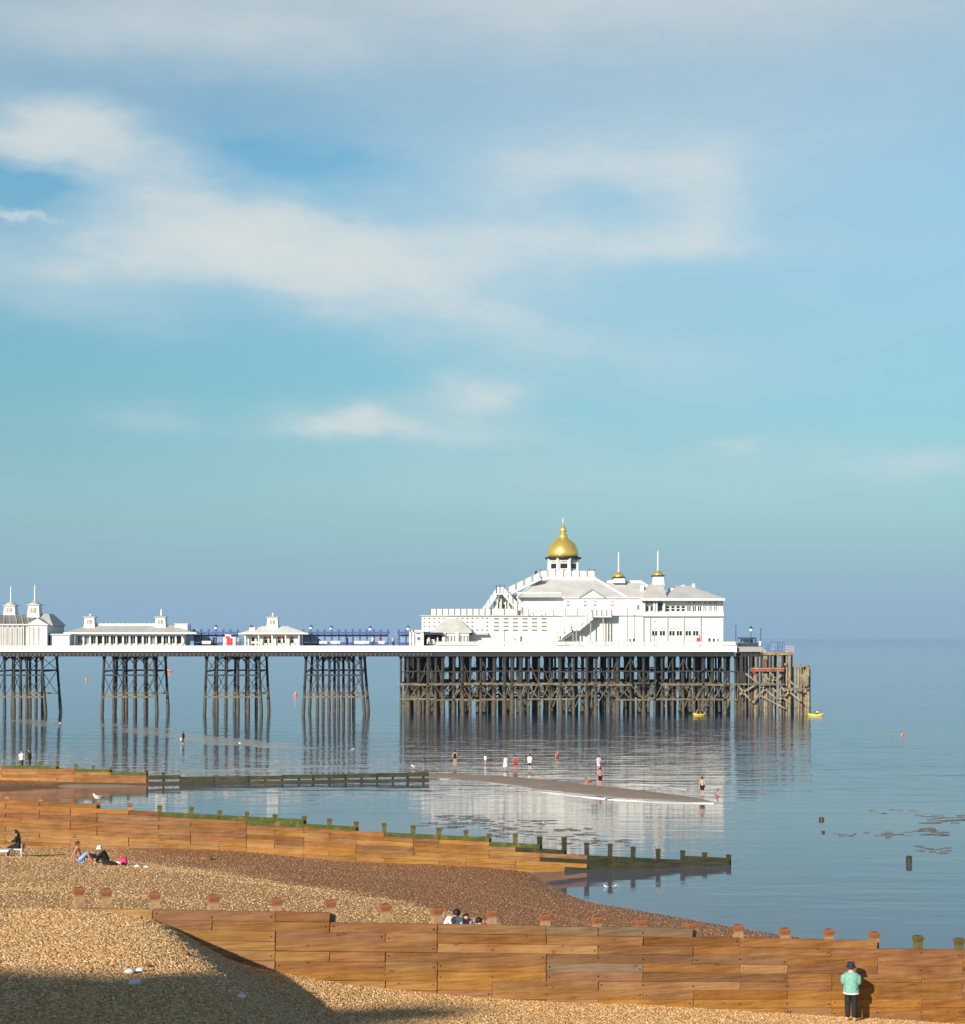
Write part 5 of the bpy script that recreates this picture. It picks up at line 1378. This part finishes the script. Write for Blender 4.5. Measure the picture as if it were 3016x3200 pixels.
# waders around the spit
WG = 'people wading by the sand spit'
def wader(u, v, h, label, **kw):
    z0 = kw.pop('z0', 0.0); person(label, stand_at(u, v, h * kw.pop('hf', .98), z0), h, group=WG, **kw)
wader(1422, 2342, 1.68, 'wader in black swimsuit, leftmost of the people by the spit', suit='cloth_black', heading=R(170), sunk=.06)
wader(1517, 2357, 1.05, 'small child in white top paddling right of the leftmost wader', top='cloth_white', heading=R(150), sunk=.03)
wader(1580, 2358, 1.60, 'wader in a long white dress', dress='cloth_white', hair='hair_brown', heading=R(190), sunk=.06)
wader(1610, 2357, 1.64, 'wader in dark red swimwear beside the white dress', suit='cloth_red', bottom='cloth_red', hair='hair_brown', skin='skin_tanned', heading=R(175), sunk=.05)
wader(1656, 2354, 1.68, 'wader in white top and navy shorts', top='cloth_white', bottom='cloth_navy', heading=R(160), sunk=.06)
person('bather standing waist deep with dark hair and red top', (wx(1742, 173.5), 173.5, 0), 1.6, 'stand', R(30), WG, suit='cloth_red', sunk=.83)
wader(1871, 2355, 1.58, 'wader in lilac top and white shorts beyond the shirtless one', top='cloth_lilac', bottom='cloth_white', heading=R(180), sunk=.15)
wader(1876, 2398, 1.72, 'shirtless person in black shorts at the edge of the spit', bottom='cloth_black', skin='skin_tanned', heading=R(200), z0=.02)
g = ground(1842, 2456); person('child bending down in the water beside the shirtless person', (g.x, g.y, 0), 1.25, 'bend', R(-70), WG, skin='skin_tanned', hair='hair_brown', bottom='cloth_red')
wader(2195, 2427, 1.66, 'wader in black shorts with pale legs standing at the seaward tip of the spit', bottom='cloth_black', heading=R(185), z0=.02)
g = ground(2236, 2486); person('dark haired child crouching in the water at the seaward tip of the spit', (g.x, g.y, 0), 1.2, 'huddle', R(60), WG, suit='cloth_red')
# walkers on the flats by the pier legs
person('person in dark jacket walking on the wet flats before the pier', stand_at(573, 2284, 1.62), 1.65, 'walk', R(-90), top='cloth_charcoal', top_long=True, bottom='cloth_charcoal', bottom_long=True)
person('small child in white beside the dark jacketed walker', stand_at(566, 2303, .82), .85, 'stand', R(-60), top='cloth_white', bottom='cloth_navy')
def on_far(u, vh_, h, Y): return (wx(u, Y), Y, wz(vh_, Y) - h)
person('person in white top and black trousers behind the far groyne at the left', on_far(68, 2345, 1.62, 143.4), 1.65, 'stand', R(20), top='cloth_white', bottom='cloth_black', bottom_long=True)
person('person all in black behind the far groyne at the left', on_far(93, 2341, 1.68, 143.8), 1.72, 'arms_front', R(-70), top='cloth_black', top_long=True, bottom='cloth_black', bottom_long=True)
bank = ribbon('sand_bank', [(-60, 2432, 3.2), (60, 2430, 3.0), (170, 2432, 2.2), (330, 2436, 1.0)], .9, 'wet_sand', 'structure', .1, seed=12)
# people on the pier
DG = 'people on the pier'
for u, v, Y, lb, kw in ((668, 1986, YF + 4, 'stroller in dark clothes on the deck left of the red stall', dict(top='cloth_navy', bottom='cloth_black', bottom_long=True)),
    (745, 1988, YF + 3, 'stroller in white just right of the red stall', dict(top='cloth_white', bottom='cloth_blue', bottom_long=True)),
    (1085, 1988, YF + 4, 'stroller in black between the two benches before the long windscreen', dict(top='cloth_black', bottom='cloth_charcoal', bottom_long=True)),
    (1165, 1987, YF + 3.4, 'stroller in white before the long windscreen', dict(top='cloth_white', bottom='cloth_charcoal', bottom_long=True)),
    (1187, 1987, YF + 3.6, 'stroller in red before the end of the long windscreen', dict(top='cloth_red', bottom='cloth_white', bottom_long=True)),
    (1228, 1988, YF + 4, 'stroller in lilac in the gap before the tea kiosk', dict(top='cloth_lilac', bottom='cloth_navy', bottom_long=True)),
    (1340, 1988, YF + 1.0, 'customer in white at the tea kiosk counter', dict(top='cloth_white', bottom='cloth_black', bottom_long=True)),
    (1368, 1988, YF + 1.0, 'customer in white and dark trousers right of the other at the tea kiosk', dict(top='cloth_white', bottom='cloth_charcoal', bottom_long=True))):
    person(lb, (wx(u, Y), Y, DK), wz(v, Y) - DK + .02, 'stand', R(random.Random(u).uniform(0, 360)), DG, **kw)
tyz = wz(1803, TY)
person('person in black at the railing of the dome terrace', (wx(1675, TY + 1), TY + .9, tyz - .35), 1.70, 'stand', R(-40), DG, top='cloth_black', bottom='cloth_black', bottom_long=True)
person('person in blue on the stair landing of the pavilion', (wx(1560, SY - 1), SY + .7, wz(1854, SY - 2.3) + .005), 1.70, 'stand', R(20), DG, top='cloth_blue', bottom='cloth_navy', bottom_long=True)

# ------------------------------------------------------------------ boats, buoys, birds, belongings
def kayak(u, v, label, yaw, seats):
    g = ground(u, v); t = thing('kayak', (g.x, g.y, 0), label, 'kayak', 'yellow kayaks by the pier')
    mb = MB(); n, k = 13, 10; L = 1.25; rg = []
    for i in range(n):
        s = -1 + 2 * i / (n - 1); w = .46 * (1 - abs(s) ** 2.6) + .02; zt = .30 + .16 * s * s; zb = -.12 + .16 * abs(s) ** 3
        rg.append([(s * L, w * math.cos(2 * math.pi * j / k), (zt + zb) / 2 + (zt - zb) / 2 * math.sin(2 * math.pi * j / k)) for j in range(k)])
    vs_ = [p for r in rg for p in r]; fs = [(i * k + j, i * k + (j + 1) % k, (i + 1) * k + (j + 1) % k, (i + 1) * k + j) for i in range(n - 1) for j in range(k)] + [tuple(range(k))[::-1], tuple((n - 1) * k + j for j in range(k))]
    mb.add(vs_, fs); me = mb.mesh('hull', True); T = Matrix.Translation(g) @ Matrix.Rotation(yaw, 4, 'Z'); me.transform(T); link_mesh('hull', me, M['yellow'], t)
    for s in seats:
        me = MB().box(s - .2, s + .2, -.22, .22, .235, .30).mesh('seat'); me.transform(T); link_mesh('seat', me, M['black_paint'], t)
    me = MB().tube([(-.2, -1.0, .55), (.1, 1.0, .75)], .025, 6).mesh('paddle'); me.transform(T); link_mesh('paddle', me, M['black_paint'], t)
    return g, T
g, T = kayak(2187, 2236, 'yellow kayak with two paddlers in front of the pier columns', R(28), (-.4, .45))
for s, tp, lb in ((-.4, 'cloth_red', 'left paddler in the yellow kayak before the pier columns'), (.45, 'cloth_black', 'right paddler in the yellow kayak before the pier columns')):
    person(lb, tuple(T @ Vector((s, 0, .27))), 1.65, 'sit', R(98), 'kayakers', top=tp, bottom='cloth_black')
g, T = kayak(2548, 2237, 'yellow kayak beyond the seaward end of the landing stage', R(-20), (.2,))
person('paddler in the kayak beyond the landing stage', tuple(T @ Vector((.2, 0, .27))), 1.65, 'huddle', R(70), 'kayakers', top='cloth_white', bottom='cloth_navy')
g = ground(2820, 2299); person('swimmer with bare shoulders in the open water, right one of two', (g.x, g.y, 0), 1.75, 'stand', R(40), 'swimmers off the pier', skin='skin_tanned', suit='orange', hair='hair_brown', sunk=1.05)
g = ground(2790, 2298); person('swimmer low in the open water, left one of two', (g.x, g.y, 0), 1.7, 'stand', R(-20), 'swimmers off the pier', skin='skin_tanned', hair='hair_brown', sunk=1.25)
def buoy(u, v, r, label, m='orange'):
    g = ground(u, v); t = thing('buoy', (g.x, g.y, 0), label, 'buoy', 'buoys beyond the pier')
    MB().lathe((g.x, g.y, 0), [(r * .5, -r * .6), (r, -.05), (r * 1.02, r * .4), (r * .75, r * 1.0), (r * .3, r * 1.25)], 14).build('float', M[m], t, True)
    MB().lathe((g.x, g.y, r * 1.2), [(r * .3, 0), (r * .22, r * .4), (r * .1, r * .55)], 8).build('top_ring', M['cloth_white'], t, True)
buoy(270, 2124, .36, 'pale orange buoy seen between the two leftmost pier trestles')
buoy(923, 2172, .40, 'orange buoy seen between two middle pier trestles')
g = ground(527, 2099); t = thing('dinghy', (g.x, g.y, 0), 'small orange dinghy far out beyond the pier', 'dinghy')
MB().tube([(g.x - 1.3, g.y, .25), (g.x - .6, g.y, .3), (g.x + .6, g.y, .3), (g.x + 1.4, g.y, .5)], [.25, .35, .35, .15], 8).build('hull', M['orange'], t, True); MB().box(g.x - .7, g.x - .3, g.y - .2, g.y + .2, .5, .95).build('engine', M['cloth_white'], t)

def gull(loc, label, yaw, s=1.0, legs=True):
    t = thing('gull', loc, label, 'gull', 'gulls'); T = Matrix.Translation(loc) @ Matrix.Rotation(yaw, 4, 'Z') @ Matrix.Scale(s, 4); z = .10 if legs else -.02
    def lay(n_, mb, m): me = mb.mesh(n_, True); me.transform(T); link_mesh(n_, me, M[m], t)
    lay('body', MB().tube([(-.20, 0, .07 + z), (-.12, 0, .09 + z), (0, 0, .10 + z), (.11, 0, .14 + z), (.155, 0, .20 + z), (.175, 0, .245 + z), (.19, 0, .27 + z)], [.015, .055, .085, .07, .045, .042, .02], 10), 'feather_white')
    for sy in (-1, 1): lay('wing', MB().tube([(-.26, sy * .03, .09 + z), (-.1, sy * .07, .13 + z), (.06, sy * .075, .14 + z)], [.012, .05, .03], 6), 'feather_grey')
    lay('bill', MB().tube([(.20, 0, .25 + z), (.27, 0, .235 + z)], [.014, .004], 6), 'beak')
    if legs:
        for sy in (-1, 1): lay('leg', MB().tube([(0, sy * .03, 0), (0, sy * .03, .09)], .008, 5), 'beak')
k = (304 - UC) / FPX; x = G2Y(0) * k / (1 - .25 * k); yy = G2Y(x) + .2
gull((x, yy, wz(2508, yy) + .01), 'white gull standing on a post of the mossy groyne', R(200), 1.25)
for u, v, yw, lb, lg in ((185, 2266, 10, 'gull on the wet sand bar before the left pier trestles', True), (752, 2330, 190, 'gull standing on the flats before the third trestle', True), (1100, 2350, 20, 'gull on the low rocks off the far groyne', True), (1293, 2403, 160, 'gull beside the end of the far groyne', True),
                (1895, 2774, 170, 'left one of two gulls floating close to the shingle edge', False), (1920, 2773, 15, 'right one of two gulls floating close to the shingle edge', False)):
    g = ground(u, v, .04 if lg else 0.0); gull((g.x, g.y, g.z), lb, R(yw), 1.15 if lg else .62, lg)

def lump(name, u, v, Y, sx, sy, sz, m, label, cat, zf=zB, seed=0, strap=None):
    x = wx(u, Y); z = zf(x, Y); t = thing(name, (x, Y, z), label, cat)
    bm = bmesh.new(); bmesh.ops.create_icosphere(bm, subdivisions=3, radius=1.0)
    for v_ in bm.verts:
        n_ = 1 + .22 * noise.noise(v_.co * 1.7 + Vector((seed, 0, 0))); v_.co *= n_
        if v_.co.z < -.5: v_.co.z = -.5
        v_.co = Vector((v_.co.x * sx, v_.co.y * sy, (v_.co.z + .45) * sz))
    me = bpy.data.meshes.new(name); bm.to_mesh(me); bm.free()
    for p in me.polygons: p.use_smooth = True
    me.transform(Matrix.Translation((x, Y, z))); link_mesh('cover', me, M[m], t)
    if strap: MB().tube([(x - sx * .5, Y - sy * .4, z + sz * 1.1), (x - sx * .2, Y - sy * .5, z + sz * 1.75), (x + sx * .3, Y - sy * .4, z + sz * 1.75), (x + sx * .55, Y - sy * .3, z + sz * 1.0)], .018, 6).build('strap', M[strap], t, True)
    return t
lump('bag', 386, 2715, 69.6, .20, .14, .24, 'pink', 'bright pink bag on the shingle right of the huddled person', 'bag', strap='pink')
lump('bag', 368, 2718, 69.2, .16, .12, .12, 'cloth_white', 'small pale bag at the foot of the pink bag', 'bag', seed=4, strap='pink')
lump('bag', 345, 2716, 69.0, .30, .14, .10, 'cloth_black', 'black bag lying before the huddled person', 'bag', seed=7, strap='cloth_black')
lump('bag', 287, 2645, 76.0, .26, .16, .16, 'cloth_black', 'dark bag leaning at the foot of the mossy groyne', 'bag', seed=2, strap='cloth_lilac')
lump('driftwood', 645, 2675, 77.8, .30, .16, .13, 'timber_dark', 'lump of brown driftwood at the foot of the mossy groyne', 'driftwood', seed=9, strap='timber_dark')
lump('paper', 428, 2722, 69.0, .12, .08, .06, 'cloth_white', 'white scrap of paper right of the pink bag', 'paper', seed=11)
lump('paper', 457, 2722, 69.2, .12, .08, .05, 'cloth_white', 'white scrap of paper farthest right of the pink bag', 'paper', seed=12)
Yt = 74.0; x = wx(8, Yt); z = zB(x, Yt)
tw = thing('towel', (x, Yt, z), 'white towel on a low lounger at the left edge', 'towel')
MB().hexa([(x - 1.2, Yt - .3, z + .16), (x + .35, Yt - .3, z + .22), (x + .35, Yt + .3, z + .22), (x - 1.2, Yt + .3, z + .16)], [(x - 1.2, Yt - .3, z + .24), (x + .35, Yt - .3, z + .30), (x + .35, Yt + .3, z + .30), (x - 1.2, Yt + .3, z + .24)]).build('cloth', M['cloth_white'], tw)
for sx in (-1.0, .2): MB().box(x + sx, x + sx + .06, Yt - .25, Yt + .25, z - .03, z + .17).build('leg', M['concrete_grey'], tw)
# ball behind the buried post
Yb = 51.5; x = wx(243, Yb); zb_ = zB(x, Yb)
bl = thing('ball', (x, Yb, zb_), 'silvery ball on the shingle above the leftmost buried post', 'ball')
MB().lathe((x, Yb, zb_), [(.01, 0)] + [(.13 * math.sin(math.pi * i / 10), .13 - .13 * math.cos(math.pi * i / 10)) for i in range(1, 10)] + [(.01, .26)], 16).build('shell', M['ball'], bl, True)
MB().lathe((x, Yb, zb_ + .12), [(.131, -.025), (.1335, 0), (.131, .025)], 16).build('stripe', M['cloth_navy'], bl, True)
def on_A(u, v):
    Y = 33.0
    for _ in range(20): Y = (HC - zA(wx(u, Y), Y)) * FPX / (v - VH)
    return wx(u, Y), Y
for u, v, s, m, lb, nm, cat in ((405, 3043, .075, 'cloth_white', 'crumpled white paper, left of two at the shadow edge', 'paper', 'paper'), (437, 3037, .06, 'cloth_white', 'crumpled white paper, right of two at the shadow edge', 'paper', 'paper'), (420, 3078, .09, 'cloth_white', 'white wrapper lying just inside the foreground shadow', 'wrapper', 'wrapper'),
                        (755, 3120, .06, 'cloth_white', 'small white scrap in the shadow below the shingle edge', 'paper', 'paper'), (462, 3022, .05, 'timber_dark', 'small dark pebble like chunk right of the white papers', 'driftwood', 'driftwood'), (578, 2986, .08, 'timber_dark', 'dark scrap of driftwood on the sunlit mound', 'driftwood', 'driftwood')):
    x, Y = on_A(u, v); lump(nm, u, v, Y, s * 1.3, s, s * .8, m, lb, cat, zf=lambda a, b: zA(a, b) + .015, seed=u)

# ------------------------------------------------------------------ seafront building behind the camera, whose shadow falls on the near shingle
hx, hX, hy, hY, h0, h1 = -95.0, -24.0, -46.0, -25.0, 10.2, 30.85
ho = thing('seafront_hotel', ((hx + hX) / 2, (hy + hY) / 2, h0), 'tall cream seafront hotel shading the near shingle', 'hotel')
part_box('wall', M['render_cream'], ho, hx, hX, hy, hY, h0 - 1, h1 - .8); part_box('parapet', M['white_paint'], ho, hx - .3, hX + .3, hy - .3, hY + .3, h1 - .8, h1)
hw = MB().box(-.7, .7, -.05, .06, 0, 2.0).mesh('window'); hw.materials.append(M['glass_dark'])
for fl in range(6):
    for c in range(10): inst('window', hw, ho, (hx + 4 + c * 6.8, hY + .05, h0 + 2 + fl * 3.6))

part = MB().box(-140, 70, -70, 1.2, -1, 11.2).build('promenade', M['concrete_grey']); part['kind'] = 'structure'

# ------------------------------------------------------------------ sea haze
hz = bpy.data.materials.new('sea_haze'); hz.use_nodes = True; hz.node_tree.nodes.clear()
pv = hz.node_tree.nodes.new('ShaderNodeVolumePrincipled'); ho_ = hz.node_tree.nodes.new('ShaderNodeOutputMaterial')
pv.inputs['Color'].default_value = (.47, .73, 1.0, 1); pv.inputs['Density'].default_value = 6e-5; pv.inputs['Anisotropy'].default_value = .0
hz.node_tree.links.new(pv.outputs[0], ho_.inputs['Volume'])
hb_ = MB().box(-16500, 16500, -120, 26500, -5, 48).build('haze', hz); tag(hb_, None, None, None, 'stuff')
